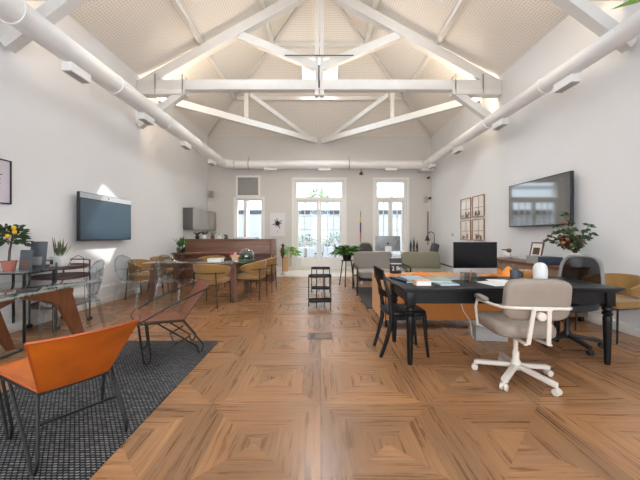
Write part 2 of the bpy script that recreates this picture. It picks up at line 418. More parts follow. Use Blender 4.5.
wall_with_holes('wall_front', YF-0.3, YF, XL, XR, ZW, fw, M['wall'])
struct(MB().prism([(XL, YF-0.3, ZW), (XR, YF-0.3, ZW), (XC, YF-0.3, RZ_)], (0, 0.3, 0)).build('wall_front_gable', M['wall'], smooth=False))

# roof slopes with skylight openings: p(u,v): u along eave (or X on the hip), v = plan distance from the wall
def slope(name, P, outline, holes, uv_of):
    # P: eave origin, outline polygon in (u,v); built as thick slab then cut by holes with a boolean
    T = 0.14
    def pt(u, v, off=0): return Vector(uv_of(u, v))+Vector((0, 0, off))
    b = MB(); b.prism([pt(u, v) for u, v in outline], (0, 0, T)); o = b.build(name, M['ceiling'], smooth=False)
    for (u0, u1, v0, v1) in holes:
        cb = MB(); cb.prism([pt(u0, v0, -0.3), pt(u1, v0, -0.3), pt(u1, v1, -0.3), pt(u0, v1, -0.3)], (0, 0, 0.8))
        cu = cb.build('cutter', M['ceiling'], smooth=False)
        md = o.modifiers.new('b', 'BOOLEAN'); md.operation = 'DIFFERENCE'; md.solver = 'EXACT'; md.object = cu
        dg = bpy.context.evaluated_depsgraph_get(); dg.update()
        me = bpy.data.meshes.new_from_object(o.evaluated_get(dg)); o.modifiers.clear(); o.data = me
        bpy.data.objects.remove(cu)
    return struct(o)
side_sky = [(4.35, 5.6), (0.6, 1.85)]
slope('ceiling_left', None, [(YF-0.3, -0.25), (YB+0.25, -0.25), (YR, HW), (YF-0.3, HW)], [(a, b, 1.62, 2.5) for a, b in side_sky], lambda u, v: (XL+v, u, ZW+SL*v))
slope('ceiling_right', None, [(YF-0.3, -0.25), (YB+0.25, -0.25), (YR, HW), (YF-0.3, HW)], [(a, b, 1.62, 2.5) for a, b in side_sky], lambda u, v: (XR-v, u, ZW+SL*v))
slope('ceiling_back', None, [(XL-0.25, -0.25), (XR+0.25, -0.25), (XC, HW)], [(-0.52, 0.52, 1.50, 2.42)], lambda u, v: (u, YB-v, ZW+SL*v))

# baseboards
struct(MB().box((XL+0.03, (YF+8.5)/2, 0.06), (0.06, 8.5-YF, 0.12), bev=0.008).build('baseboard_left', M['trimwhite']))
struct(MB().box((XR-0.03, (YF+YB)/2, 0.06), (0.06, YB-YF, 0.12), bev=0.008).build('baseboard_right', M['trimwhite']))
for i, (a, b) in enumerate(((XL, D1[0]-0.1), (D1[1]+0.1, XR))):
    struct(MB().box(((a+b)/2, YB-0.012, 0.06), (b-a, 0.024, 0.12)).build('baseboard_back', M['trimwhite']))
struct(MB().box((XL+0.015, (YF+8.5)/2, 0.215), (0.03, 8.5-YF, 0.19), bev=0.006).build('trim_1', M['wall']))

# openings: frames, sashes and glazing bars
def frame_rect(b, x0, x1, z0, z1, w, y, d):
    b.box((x0+w/2, y, (z0+z1)/2), (w, d, z1-z0)).box((x1-w/2, y, (z0+z1)/2), (w, d, z1-z0))
    b.box(((x0+x1)/2, y, z1-w/2), (x1-x0-2*w, d, w)).box(((x0+x1)/2, y, z0+w/2), (x1-x0-2*w, d, w))
def opening(name, H, leaves, tz, cols, rows, panel, casing=True):
    x0, x1, z0, z1 = H; y = YB+0.10
    root = MB(); frame_rect(root, x0, x1, z0, z1, 0.07, y, 0.14); root.box(((x0+x1)/2, y, tz), (x1-x0-0.14, 0.12, 0.11))
    r = struct(root.build(name, M['trimwhite'], smooth=False))
    MB().box(((x0+x1)/2, y, (tz+0.055+z1-0.07)/2), (x1-x0-0.14, 0.008, z1-0.07-tz-0.055)).build('pane', M['windowglass'], r, smooth=False)
    a = x0+0.07; wl = (x1-x0-0.14)/leaves; zt = tz-0.055; zb = z0+(0.02 if panel else 0.07)
    for i in range(leaves):
        b = MB(); la, lb = a+i*wl+0.004, a+(i+1)*wl-0.004
        frame_rect(b, la, lb, zb, zt-0.004, 0.075, y, 0.06)
        if panel: b.box(((la+lb)/2, y, zb+panel/2+0.03), (lb-la-0.13, 0.04, panel+0.06)); b.box(((la+lb)/2, y-0.025, zb+panel/2+0.03), (lb-la-0.28, 0.02, panel-0.1), bev=0.008)
        gz0 = zb+(panel+0.09 if panel else 0.075); gz1 = zt-0.08; gx0 = la+0.075; gx1 = lb-0.075
        for c in range(1, cols): b.box((gx0+(gx1-gx0)*c/cols, y, (gz0+gz1)/2), (0.03, 0.04, gz1-gz0))
        for q in range(1, rows): b.box(((gx0+gx1)/2, y, gz0+(gz1-gz0)*q/rows), (gx1-gx0, 0.038, 0.03))
        lf = b.build('leaf', M['trimwhite'], r, smooth=False)
        MB().box(((gx0+gx1)/2, y+0.004, (gz0+gz1)/2), (gx1-gx0, 0.006, gz1-gz0)).build('pane', M['windowglass'], lf, smooth=False)
        if panel: MB().tube([(lb-0.035 if i == 0 else la+0.035, y-0.03, 1.05), (lb-0.035 if i == 0 else la+0.035, y-0.075, 1.05), (lb-0.13 if i == 0 else la+0.13, y-0.075, 1.05)], 0.009).build('handle', M['steel'], lf)
    if casing:
        b = MB(); w = 0.09
        b.box((x0-w/2, YB-0.015, (z0+z1+w)/2), (w, 0.03, z1-z0+w)).box((x1+w/2, YB-0.015, (z0+z1+w)/2), (w, 0.03, z1-z0+w)).box(((x0+x1)/2, YB-0.015, z1+w/2), (x1-x0, 0.03, w))
        b.build('casing', M['trimwhite'], r, smooth=False)
    return r
opening('door_1', D1, 2, 2.56, 3, 4, 0.36)
opening('window_2', W2, 2, 2.56, 2, 4, 0)
# left window: two plain panes, no transom
r = MB(); frame_rect(r, *W1, 0.05, YB+0.1, 0.14); r.box((-2.70, YB+0.1, 1.75), (0.09, 0.12, 1.5))
r = struct(r.build('window_1', M['trimwhite'], smooth=False))
for a, b in ((-2.97, -2.745), (-2.655, -2.11)):
    MB().box(((a+b)/2, YB+0.1, 1.75), (b-a, 0.008, 1.5)).build('pane', M['windowglass'], r, smooth=False)
b = MB(); w = 0.07
b.box((W1[0]-w/2, YB-0.015, 1.75+w/2), (w, 0.03, 1.6+w)).box((W1[1]+w/2, YB-0.015, 1.75+w/2), (w, 0.03, 1.6+w)).box(((W1[0]+W1[1])/2, YB-0.015, W1[3]+w/2), (W1[1]-W1[0], 0.03, w))
b.build('casing', M['trimwhite'], r, smooth=False)
# ventilation louvre above it
t = thing('louvre_vent', 'grey louvred vent in a white frame above the small left window', 'vent', ((VN[0]+VN[1])/2, YB, VN[2]))
b = MB(); frame_rect(b, VN[0]-t.location.x-0.06, VN[1]-t.location.x+0.06, -0.06, VN[3]-VN[2]+0.06, 0.07, -0.02, 0.04); b.build('frame', M['trimwhite'], t, smooth=False)
b = MB().box((0, -0.004, 0.33), (0.75, 0.008, 0.66))
for i in range(14): b.box((0, -0.018, 0.045+i*0.044), (0.73, 0.03, 0.008), RX(-0.6))
b.build('louvre', M['grille'], t, smooth=False)
# invented front windows behind the camera, added for fill light: frames and glazing
for i, h in enumerate(fw):
    b = MB(); frame_rect(b, *h, 0.08, YF-0.12, 0.12); b.box(((h[0]+h[1])/2, YF-0.12, 2.1), (0.07, 0.1, 2.9)).box(((h[0]+h[1])/2, YF-0.12, 2.6), (h[1]-h[0]-0.1, 0.1, 0.06))
    r = struct(b.build('window_%d' % (3+i), M['trimwhite'], smooth=False))
    MB().box(((h[0]+h[1])/2, YF-0.12, (h[2]+h[3])/2), (h[1]-h[0]-0.16, 0.006, h[3]-h[2]-0.16)).build('pane', M['windowglass'], r, smooth=False)
# skylights: frame and glazing set in the roof openings
def skylight(n, f, u0, u1, v0, v1, bars, gm='windowglass'):
    r = MB(); e = 0.05; up = Vector((0, 0, 0.05))
    P = lambda u, v: Vector(f(u, v))+up
    nrm = (P(1, 0)-P(0, 0)).cross(P(0, 1)-P(0, 0)).normalized()
    for a, b in (((u0, v0), (u1, v0)), ((u1, v0), (u1, v1)), ((u1, v1), (u0, v1)), ((u0, v1), (u0, v0))): r.bar(P(*a), P(*b), e, 0.09, up=nrm)
    for k in range(1, bars): r.bar(P(u0+(u1-u0)*k/bars, v0), P(u0+(u1-u0)*k/bars, v1), 0.04, 0.06, up=nrm)
    o = struct(r.build('window_%d' % n, M['trimwhite'], smooth=False))
    MB().prism([P(u0, v0), P(u1, v0), P(u1, v1), P(u0, v1)], nrm*0.006).build('pane', M[gm], o, smooth=False)
fl = lambda u, v: (XL+v, u, ZW+SL*v); fr = lambda u, v: (XR-v, u, ZW+SL*v); fb = lambda u, v: (u, YB-v, ZW+SL*v)
skylight(6, fb, -0.52, 0.52, 1.50, 2.42, 1)
for i, (a, b) in enumerate(side_sky): skylight(7+i, fl, a, b, 1.62, 2.5, 1, 'frosted'); skylight(9+i, fr, a, b, 1.62, 2.5, 1, 'frosted')

# purlins and hip boards fixed under the roof boards
def at_slope(f, u, v, d): p = Vector(f(u, v)); return p-Vector((0, 0, d))
nt = 2
for v in (1.40, 2.78):
    a = XL+v; b = XR-v
    struct(MB().bar(at_slope(fb, a, v, 0.07), at_slope(fb, b, v, 0.07), 0.09, 0.11).build('trim_%d' % nt, M['beam'])); nt += 1
    for f in (fl, fr):
        struct(MB().bar(at_slope(f, YF, v, 0.07), at_slope(f, YB-v, v, 0.07), 0.09, 0.11).build('trim_%d' % nt, M['beam'])); nt += 1
for f in (fl, fr):
    struct(MB().bar(at_slope(f, YB-0.05, 0.05, 0.04), at_slope(f, YR, HW, 0.04), 0.06, 0.07).build('trim_%d' % nt, M['beam'])); nt += 1

# ------------------------------------------------------------------ roof trusses
TZ0, TZ1 = 4.44, 4.66
def truss(y, label):
    t = thing('roof_truss', label, 'roof truss', (XC, y, TZ0), 0, 'white timber roof trusses')
    z = lambda v: v-TZ0
    MB().box((0, 0, z((TZ0+TZ1)/2)), (HW*2-0.02, 0.16, TZ1-TZ0), bev=0.01).build('tie_beam', M['beam'], t)
    for s in (-1, 1):
        MB().bar((s*(HW-0.05), 0, z(4.54)), (s*0.03, 0, z(4.54+(HW-0.08)*SL)), 0.15, 0.20, up=(0, 0, 1)).build('rafter', M['beam'], t)
        MB().bar((s*0.08, 0, z(4.98)), (s*1.75, 0, z(5.66)), 0.12, 0.17).build('strut', M['beam'], t)
        MB().bar((s*(HW-0.02), 0, z(3.68)), (s*(HW-0.98), 0, z(4.39)), 0.13, 0.15).build('knee_brace', M['beam'], t)
        MB().box((s*(HW-0.55), 0, z(4.385)), (1.06, 0.20, 0.11), bev=0.008).build('corbel', M['beam'], t)
        for k in (0.42, 1.02):
            b = MB()
            for yy in (-0.09, 0.09): b.box((s*(HW-k), yy*1.05, z(4.55)), (0.02, 0.012, 0.42))
            b.box((s*(HW-k), 0, z(4.765)), (0.03, 0.2, 0.012)); b.build('iron_strap', M['steel'], t, smooth=False)
    MB().box((-0.05, 0, z(5.55)), (0.085, 0.14, 2.45)).box((0.06, 0, z(5.55)), (0.085, 0.14, 2.45)).build('king_post', M['beam'], t)
    MB().tube([(-0.75, -0.1, z(5.17)), (0.75, -0.1, z(5.17))], 0.012).build('tie_rod', M['darksteel'], t)
    MB().box((0, -0.092, z(4.72)), (0.03, 0.015, 0.5)).build('iron_hanger', M['darksteel'], t)
    return t
t1 = truss(6.48, 'far white timber roof truss with full tie beam and king post in view')
dup(t1, (XC, 3.74, TZ0), 0, 'nearer white roof truss of which only the knee braces show at the top corners')
# diagonal ceiling beams from truss ends to the middle of the back wall, with posts and struts
for s, side in ((-1, 'left'), (1, 'right')):
    t = thing('diagonal_roof_beam', 'white diagonal roof beam from the truss end at the %s wall to the back wall centre' % side, 'roof beam', (XC, 8.4, 4.4), 0, 'diagonal beams of the hipped roof end')
    off = Vector((XC, 8.4, 4.4)); q = lambda x, y, z: Vector((s*x+XC, y, z))-off
    MB().bar(q(HW-0.35, 6.62, 4.36), q(0.12, 10.42, 4.60), 0.13, 0.17).build('beam', M['beam'], t)
    MB().bar(q(2.10, 8.44, 4.52), q(2.10, 8.44, 5.62), 0.10, 0.10, up=(0, 1, 0)).build('post', M['beam'], t)
    MB().bar(q(2.02, 8.52, 5.32), q(0.42, 10.12, 4.64), 0.10, 0.13).build('strut', M['beam'], t)
# warm LED strips: long unseen ones added on the tie beams to brighten the ceiling, short ones behind the corbels of the far truss
for s_, side in ((-1, 'left'), (1, 'right')):
    for y, lab in ((6.5785, 'far'), (3.8385, 'nearer')):
        o = MB().box((0, 0, 0), (3.5, 0.035, 0.02)).build('led_strip', M['led'], None, (XC+s_*2.15, y, TZ1-0.02), 0, smooth=False)
        tag(o, 'warm light strip along the back of the %s truss tie beam, %s half' % (lab, side), 'light', 'light strips on the roof trusses')
    o = MB().box((0, 0, 0), (0.5, 0.03, 0.02)).build('led_strip', M['ledshort'], None, (XC+s_*(HW-0.40), 6.5965, 4.40), 0, smooth=False)
    tag(o, 'short warm light strip glowing behind the %s end of the far truss' % side, 'light', 'light strips on the roof trusses')

# ------------------------------------------------------------------ ducts
def duct(name_label, x, r, y0, y1, z, boxes, side, elbow=None):
    t = thing('ventilation_duct', name_label, 'duct', (x, y0, z))
    pts = [(0, 0, 0), (0, y1-y0, 0)]
    if elbow: pts = [(0, 0, 0), (0, y1-y0-0.35, 0)]+[(elbow*0.35*(1-math.cos(a)), y1-y0-0.35+0.322*math.sin(a), 0) for a in (0.35, 0.7, 1.05, 1.4, 1.571)]
    MB().tube(pts, r, 28).build('pipe', M['duct'], t)
    yy = 1.0
    while yy < y1-y0-0.6:
        MB().tube([(0, yy-0.02, 0), (0, yy+0.02, 0)], r+0.012, 28).build('joint_collar', M['duct'], t); yy += 1.55
    for by in boxes:
        b = MB().box((side*0.02, by-y0, -r-0.03), (0.13, 0.34, 0.16), bev=0.006); v = b.build('outlet_box', M['duct'], t, smooth=False)
        g = MB().box((side*0.02, by-y0, -r-0.113), (0.11, 0.32, 0.006))
        for k in range(9): g.box((side*0.02, by-y0-0.14+k*0.035, -r-0.118), (0.11, 0.008, 0.01))
        g.build('grille', M['grille'], v, smooth=False)
    return t
duct('white round ventilation duct with outlet boxes running along the left wall', -3.30, 0.15, 0.6, 10.1, 3.68, (4.0, 5.6, 7.25, 9.0), -1, 1)
duct('white round ventilation duct with outlet boxes running along the right wall', 3.60, 0.12, 0.6, 10.2, 3.66, (4.3, 5.9, 7.7, 9.5), 1, None)
t = thing('ventilation_duct', 'white cross duct with pale outlets running along the top of the back wall', 'duct', (0.1, 10.1, 3.68))
MB().tube([(-3.03, 0, 0), (-0.5, 0, 0), (3.38, 0, 0)], 0.14, 24).build('pipe', M['duct'], t)
for x in (-1.8, 0.05, 2.35):
    v = MB().box((x, 0, -0.16), (0.42, 0.13, 0.09), bev=0.005).build('outlet_box', M['duct'], t, smooth=False)
for x in (-2.55, 0.9): MB().box((x, 0, 0.05), (0.03, 0.02, 0.45)).tube([(x-0.015, 0, 0), (x+0.015, 0, 0)], 0.15, 24).build('hanger', M['steel'], t)
t = thing('junction_box', 'white plenum box where the right duct meets the back corner', 'box', (3.72, 10.28, 3.48))
MB().box((0, 0, 0.17), (0.44, 0.4, 0.34), bev=0.01).build('body', M['duct'], t); MB().box((0, -0.205, 0.17), (0.36, 0.01, 0.27)).build('cover', M['white'], t)

# ------------------------------------------------------------------ wall fittings
def tv(label, x, y0, y1, z0, z1, s, scr, bezel, loc_depth=0.05, topband=None):
    t = thing('television', label, 'television', (x, (y0+y1)/2, z0))
    L = y1-y0; H = z1-z0
    MB().box((0, 0, H/2), (0.05, L, H), bev=0.006).build('housing', M['blackplastic'], t)
    MB().box((s*0.027, 0, H/2+(-0.0 if not topband else -0.045)), (0.006, L-0.03, H-0.035-(0.09 if topband else 0))).build('screen', M[scr], t, smooth=False)
    if topband:
        MB().box((s*0.027, 0, H-0.052), (0.007, L-0.02, 0.085)).build('soundbar', M[topband], t, smooth=False)  # pale band painting a bright reflection along the top of the screen
        MB().lathe([(0.012, 0), (0.012, 0.006)], (s*0.030, 0.0, H-0.05), 12, RY(PI/2).to_4x4() if s > 0 else RY(-PI/2).to_4x4()).build('camera_lens', M['blackplastic'], t)
    MB().box((-s*(0.025+loc_depth/2), 0, H/2), (loc_depth, 0.5, 0.4)).build('wall_mount', M['black'], t)
    return t
tv('wall television with blue-grey screen and silver strip along its top on the left wall', -3.90, 4.72, 6.01, 1.165, 1.97, 1, 'screenblue', 'black', 0.095, 'alu')
tv('large glossy black television on the right wall reflecting the glazed doors', 3.87, 4.49, 5.97, 1.42, 2.25, -1, 'screen', 'black', 0.085)

def picture(name, label, cx, y, z0, w, h, fm, pm, facing, fw_=0.02, group=None, deco=None):
    """facing: 'L' on left wall, 'R' on right wall, 'B' on back wall"""
    rz = {'L': PI/2, 'R': -PI/2, 'B': 0}[facing]
    t = thing(name, label, 'picture', (cx, y, z0), rz, group)
    b = MB(); frame_rect(b, -w/2, w/2, 0, h, fw_, -0.012, 0.024); b.build('frame', M[fm], t, smooth=False)
    MB().box((0, -0.006, h/2), (w-fw_*2, 0.01, h-fw_*2)).build('print', M[pm], t, smooth=False)
    if deco: deco(t, w, h)
    return t
def starburst(n, r0, r1, wd, m='ink'):
    def f(t, w, h):
        b = MB()
        for i in range(n):
            a = 2*PI*i/n; L = r1*(0.75+0.25*math.sin(i*2.3)); c = Vector((0, -0.0125, h*0.55))
            d = Vector((math.cos(a), 0, math.sin(a))); sd = Vector((-math.sin(a), 0, math.cos(a)))
            p = [c+d*r0-sd*wd, c+d*(r0+(L-r0)*0.5)-sd*wd*1.3, c+d*L, c+d*(r0+(L-r0)*0.5)+sd*wd*1.3, c+d*r0+sd*wd]
            b.prism(p, (0, -0.002, 0))
        b.tube([(0, -0.0135, h*0.55-r1), (0.01, -0.0135, h*0.14)], 0.006, 5)
        b.build('motif', M[m], t, smooth=False)
    return f
picture('framed_print', 'black framed lilac print with dark starburst at the far left of the left wall', XL, 3.54, 1.66, 0.52, 0.56, 'black', 'lilacpaper', 'L', 0.014, None, starburst(16, 0.03, 0.2, 0.008))
picture('framed_print', 'pale poster with black palm-like burst left of the glazed doors', -1.52, YB, 1.22, 0.52, 0.82, 'white', 'posterpaper', 'B', 0.012, None, starburst(11, 0.0, 0.25, 0.014))
def small_scene(k):
    def f(t, w, h):
        b = MB(); rr = random.Random(k)
        b.box((0.02, -0.0125, h*0.5), (0.018, 0.003, h*0.85)); b.box((0, -0.0125, h*0.45), (w*0.85, 0.003, 0.014))
        for i in range(6): b.box((rr.uniform(-w*.34, w*.34), -0.0125, h*0.1+rr.uniform(0, h*0.14)), (rr.uniform(.03, .09), 0.003, rr.uniform(.03, .12)))
        b.build('motif', M['bronze'], t, smooth=False)
    return f
for (y, c) in ((7.98, 'far'), (7.35, 'near')):
    for z, rrow in ((1.71, 'upper'), (1.12, 'lower')):
        picture('framed_picture', 'thin bronze framed glassy picture on the right wall, %s row, %s one from the television' % (rrow, 'further' if c == 'far' else 'nearer'), XR, y, z, 0.55, 0.54, 'bronze', 'mirror', 'R', 0.018, 'four bronze framed pictures', small_scene(int(y*10+z*7)))

# upper cabinet on the left wall at the back
t = thing('wall_cabinet', 'long grey wall cabinet with dark end high on the left wall above the counter', 'cabinet', (-3.875, 9.52, 1.42))
MB().box((0, 0, 0.32), (0.29, 1.86, 0.64), bev=0.004).build('body', M['cabdark'], t)
for k in range(3): MB().box((0.152, -0.62+0.62*k, 0.32), (0.014, 0.605, 0.63), bev=0.003).build('door', M['cabgrey'], t)
t = thing('wall_speaker', 'small grey wall speaker high in the back left corner', 'speaker', (-3.86, 10.4, 2.57))
MB().box((0, 0, 0.13), (0.15, 0.14, 0.25), bev=0.01).build('body', M['greyplastic'], t); MB().box((0.02, -0.073, 0.13), (0.09, 0.008, 0.2)).build('grille', M['greycover'], t)
def plate(label, loc, rz):
    t = thing('wall_socket', label, 'socket', loc, rz, 'wall sockets')
    MB().box((0, -0.006, 0), (0.15, 0.012, 0.085), bev=0.004).build('plate', M['greyplastic'], t)
    for s in (-1, 1): MB().lathe([(0.022, 0), (0.022, 0.004)], (s*0.037, -0.012, 0), 12, RX(PI/2).to_4x4()).build('outlet', M['white'], t)
plate('pale double socket low on the left wall beside the dining table', (XL, 6.55, 0.47), PI/2)
plate('pale switch plate on the right wall beside the framed pictures', (XR, 8.8, 1.27), -PI/2)
# corner devices
def wall_cam(label, loc):
    t = thing('wall_spotlight', label, 'spotlight', loc)
    MB().box((0, 0.03, 0), (0.05, 0.06, 0.06)).build('bracket', M['greyplastic'], t)
    MB().tube([(-0.02, 0, 0), (-0.09, -0.09, -0.04)], 0.035, 12).build('head', M['black'], t)
wall_cam('small black wall spotlight in the back right corner, upper', (3.9, YB-0.06, 3.30))
wall_cam('small black wall spotlight in the back right corner, lower', (3.95, YB-0.06, 2.58))
tag(MB().box((0, 0, 0), (0.14, 0.03, 0.22), bev=0.01).build('thermostat', M['greyplastic'], None, (3.78, YB-0.0152, 2.52)), 'small grey wall box beside the lower corner spotlight', 'thermostat')
tag(MB().tube([(0, 0, 0), (0, 0, 1.2)], 0.018, 8).build('wall_cable', M['bark'], None, (3.86, YB-0.02, 0.9)), 'thin dark vertical cable in the back right corner', 'cable')
t = thing('alarm_bell', 'small dark red bell under the cross duct right of the glazed doors', 'bell', (1.42, 10.1, 3.33))
MB().lathe([(0, 0.10), (0.04, 0.09), (0.065, 0.04), (0.07, 0.0), (0, 0)], n=16).build('dome', M['bell'], t); MB().tube([(0, 0, 0.09), (0, 0.0, 0.215)], 0.012).build('stem', M['darksteel'], t)
t = thing('painted_paddle', 'slim multicoloured pole hanging upright on the back wall between doors and window', 'wall ornament', (1.45, YB-0.0245, 0.98))
for z0, z1, m, r in ((0, 0.12, 'greenp', .012), (0.12, 0.36, 'redp', .018), (0.36, 0.72, 'bluep', .024), (0.72, 0.92, 'yellowp', .02), (0.92, 1.12, 'bluep', .01)):
    MB().tube([(0, 0, z0), (0, 0, z1)], r, 10).build('painted_section', M[m], t)

# ------------------------------------------------------------------ rugs, floor box
tag(MB().box((0, 0, 0.005), (1.34, 2.3, 0.010), bev=0.003).build('rug', M['rug'], None, (-1.865, 2.33, 0.0)), 'dark grey woven rug under the orange leather chairs', 'rug')
tag(MB().box((0, 0, 0.005), (2.5, 2.0, 0.010), bev=0.003).build('rug', mat('dark_plain_rug', lin(66, 63, 62), 0.95, var=0.15, scale=30), None, (2.06, 6.02, 0.0)), 'plain dark rug under the two grey armchairs', 'rug')
t = thing('floor_box', 'metal floor socket plate set in the parquet at the middle of the room', 'floor socket', (0, 3.66, 0.0))
b = MB(); b.box((-0.145, 0, 0.003), (0.012, 0.21, 0.006)).box((0.145, 0, 0.003), (0.012, 0.21, 0.006)).box((0, -0.1, 0.003), (0.29, 0.012, 0.006)).box((0, 0.1, 0.003), (0.29, 0.012, 0.006)); b.build('frame', M['darksteel'], t, smooth=False)
MB().box((0.02, 0, 0.0015), (0.24, 0.18, 0.003)).build('lid', M['greywood'], t, smooth=False); MB().box((-0.09, 0.0, 0.003), (0.06, 0.1, 0.006)).build('flap', M['darksteel'], t, smooth=False)

# ------------------------------------------------------------------ leather sling chairs (forward = +x)
def sling_chair(label, loc, rz, lm, pm):
    t = thing('leather_chair', label, 'chair', loc, rz, 'leather sling chairs')
    wf, wr, wt = 0.30, 0.165, 0.255; xf, xr, xt = 0.30, -0.11, -0.34; zf, zr, zt = 0.43, 0.37, 0.72
    def seat(u, v):
        x = xr+(xf-xr)*u; w = wr+(wf-wr)*u; yv = (v*2-1)
        return (x+0.05*(1-yv*yv)*u*u, yv*w, zr+(zf-zr)*u-0.035*(1-yv*yv)*math.sin(PI*min(1, u*0.9+.1))+0.012*u*u)
    MB().sheet(seat, 10, 12, 0.008).build('seat', lm, t)
    def back(u, v):
        w = wr+(wt-wr)*u; yv = v*2-1
        return (xr+(xt-xr)*u-0.05*(1-yv*yv)*(0.4+0.6*u), yv*w, zr+(zt-zr)*u-0.0*yv)
    MB().sheet(back, 10, 14, 0.008).build('backrest', lm, t)
    MB().tube([back(1, v/14) for v in range(15)], 0.009, 6).build('back_rolled_edge', pm, t); MB().tube([seat(1, v/12) for v in range(13)], 0.009, 6).build('seat_rolled_edge', pm, t)
    for s in (-1, 1):
        MB().tube([back(u/8, 0 if s < 0 else 1) for u in range(9)], 0.007, 6).tube([seat(u/8, 0 if s < 0 else 1) for u in range(9)], 0.007, 6).build('stitched_side', pm, t)
        # armrest rod: front corner of the seat straight up to the top of the back
        MB().tube([(xf+0.02, s*wf*0.7, zf-0.02), (xf+0.01, s*(wf+0.005), zf-0.005), (xf-0.06, s*(wf+0.02), zf+0.03), (0.0, s*(wf+0.02), zf+0.15), (xt+0.02, s*(wt+0.012), zt-0.03)], 0.0085, 8).build('armrest', M['black'], t)
        def hair(p, c, q):   # hairpin leg: p -> U at c -> q
            p, c, q = Vector(p), Vector(c), Vector(q); e = q-p; e.z = 0; e.normalize(); Z1 = Vector((0, 0, 1))
            pts = [p]+[c-e*a+Z1*h for a, h in ((0.034, 0.075), (0.026, 0.028), (0.014, 0.004), (-0.014, 0.004), (-0.026, 0.028), (-0.034, 0.075))]+[q]
            return MB().tube(pts, 0.0085, 8)
        hair((xr+0.01, s*(wr+0.005), zr-0.012), (-0.26, s*0.215, 0.012), (0.14, s*(wr+0.085), zr+0.02)).build('leg', M['black'], t)
        hair((xf, s*(wf-0.01), zf-0.014), (0.23, s*0.24, 0.012), (xf-0.07, s*(wf-0.03), zf-0.026)).build('leg', M['black'], t)
    MB().tube([(-0.16, -0.205, 0.20), (-0.02, -0.19, 0.14), (-0.02, 0.19, 0.14), (-0.16, 0.205, 0.20)], 0.0085, 8).build('stretcher', M['black'], t)
    MB().tube([(xf-0.02, -wf, zf-0.012), (xf-0.02, wf, zf-0.012)], 0.0085, 8).tube([(xr, -wr, zr-0.012), (xr, wr, zr-0.012)], 0.0085, 8).tube([(xr, -wr, zr-0.012), (xf-0.02, -wf, zf-0.012)], 0.0085, 8).tube([(xr, wr, zr-0.012), (xf-0.02, wf, zf-0.012)], 0.0085, 8).build('seat_frame', M['black'], t)
    return t
sling_chair('orange leather sling chair with hairpin legs nearest the camera, seen from behind', (-1.575, 1.85, 0.01), rad(-0.81, 0.59), M['leather'], M['piping'])
sling_chair('brown leather sling chair at the far end of the woven rug, seen from the side', (-1.605, 3.14, 0.01), rad(-0.83, -0.56), M['leather2'], M['pipingdark'])

# ------------------------------------------------------------------ glass tables with boomerang legs
def boomerang(sx, sy, ax, ztop, foot, span, th):
    """leg: vertical-plane plate; ax = 'x' or 'y' plane along which it spreads; returns polygon in (a,z)"""
    poly = [(0.0, ztop), (-span, ztop), (-span, ztop-0.025), (-0.24, ztop-0.10), (-0.13, ztop-0.16), (foot-0.065, 0), (foot, 0), (0.03, ztop-0.10)]
    return poly
def glass_table(label, loc, L, W, H, ax, leg_m, inset=0.06, back=0.17, foot=0.10):
    t = thing('glass_table', label, 'table', loc)
    dx, dy = (L, W) if ax == 'x' else (W, L)
    MB().box((0, 0, H-0.006), (dx, dy, 0.012), bev=0.003).build('glass_top', M['tableglass'], t)
    for e in (-1, 1):
        for w in (-1, 1):
            poly = boomerang(0, 0, ax, H-0.013, foot, min(0.60, L/2-0.40), 0.045)
            a0 = L/2-back; off = w*(W/2-inset)
            P = [(e*(a0+a), off-0.0225, z) if ax == 'x' else (off-0.0225, e*(a0+a), z) for a, z in poly]
            MB().prism(P, (0, 0.045, 0) if ax == 'x' else (0.045, 0, 0)).build('leg', leg_m, t, smooth=False)
    for e in (-1, 1):
        a = e*(L/2-0.3)
        p = [(a, -W/2+inset+0.02, H-0.06), (a, W/2-inset-0.02, H-0.06)] if ax == 'x' else [(-W/2+inset+0.02, a, H-0.06), (W/2-inset-0.02, a, H-0.06)]
        MB().bar(p[0], p[1], 0.04, 0.05).build('crossbar', leg_m, t)
    return t
glass_table('glass desk with brown boomerang legs cut by the left edge of the photo', (-3.02, 2.52, 0), 1.76, 0.95, 0.74, 'y', M['walnutz'], 0.06, 0.36, 0.24)
glass_table('long glass dining table with wooden boomerang legs in front of the counter', (-2.38, 5.95, 0), 1.88, 1.0, 0.74, 'x', M['redwood'], 0.06, 0.17, 0.06)

# console with plants behind the glass desk
t = thing('console_table', 'glass topped console with black legs by the left wall holding plants', 'table', (-3.72, 3.615, 0))
MB().box((0, 0, 0.823), (0.56, 0.42, 0.012), bev=0.003).build('glass_top', M['tableglass'], t)
b = MB(); b.box((-0.262, 0, 0.808), (0.016, 0.36, 0.016)).box((0.262, 0, 0.808), (0.016, 0.36, 0.016)).box((0, 0.19, 0.808), (0.54, 0.016, 0.016)).box((0, -0.19, 0.808), (0.54, 0.016, 0.016)); b.build('frame', M['black'], t, smooth=False)
for sx in (-1, 1):
    for sy in (-1, 1): MB().box((sx*0.262, sy*0.19, 0.40), (0.02, 0.02, 0.80)).build('leg', M['black'], t, smooth=False)
def foliage(b, c, r, n, L, W, rr, up=0.3):
    for _ in range(n):
        a = rr.uniform(0, 2*PI); e = rr.uniform(-0.4, 1.2); d = Vector((math.cos(a)*math.cos(e), math.sin(a)*math.cos(e), math.sin(e)))
        p = Vector(c)+Vector((d.x*r[0], d.y*r[1], d.z*r[2]))*rr.uniform(0.35, 1)
        b.leaf(p, (d.x, d.y, d.z*0.5+up-0.25), L*rr.uniform(.7, 1.2), W*rr.uniform(.7, 1.2))
def pot(t, prof, m, soilz, soilr):
    MB().lathe(prof, n=20).build('pot', m, t); MB().lathe([(0, soilz), (soilr, soilz), (soilr, soilz-0.01), (0, soilz-0.01)], n=16).build('soil', M['soil'], t)
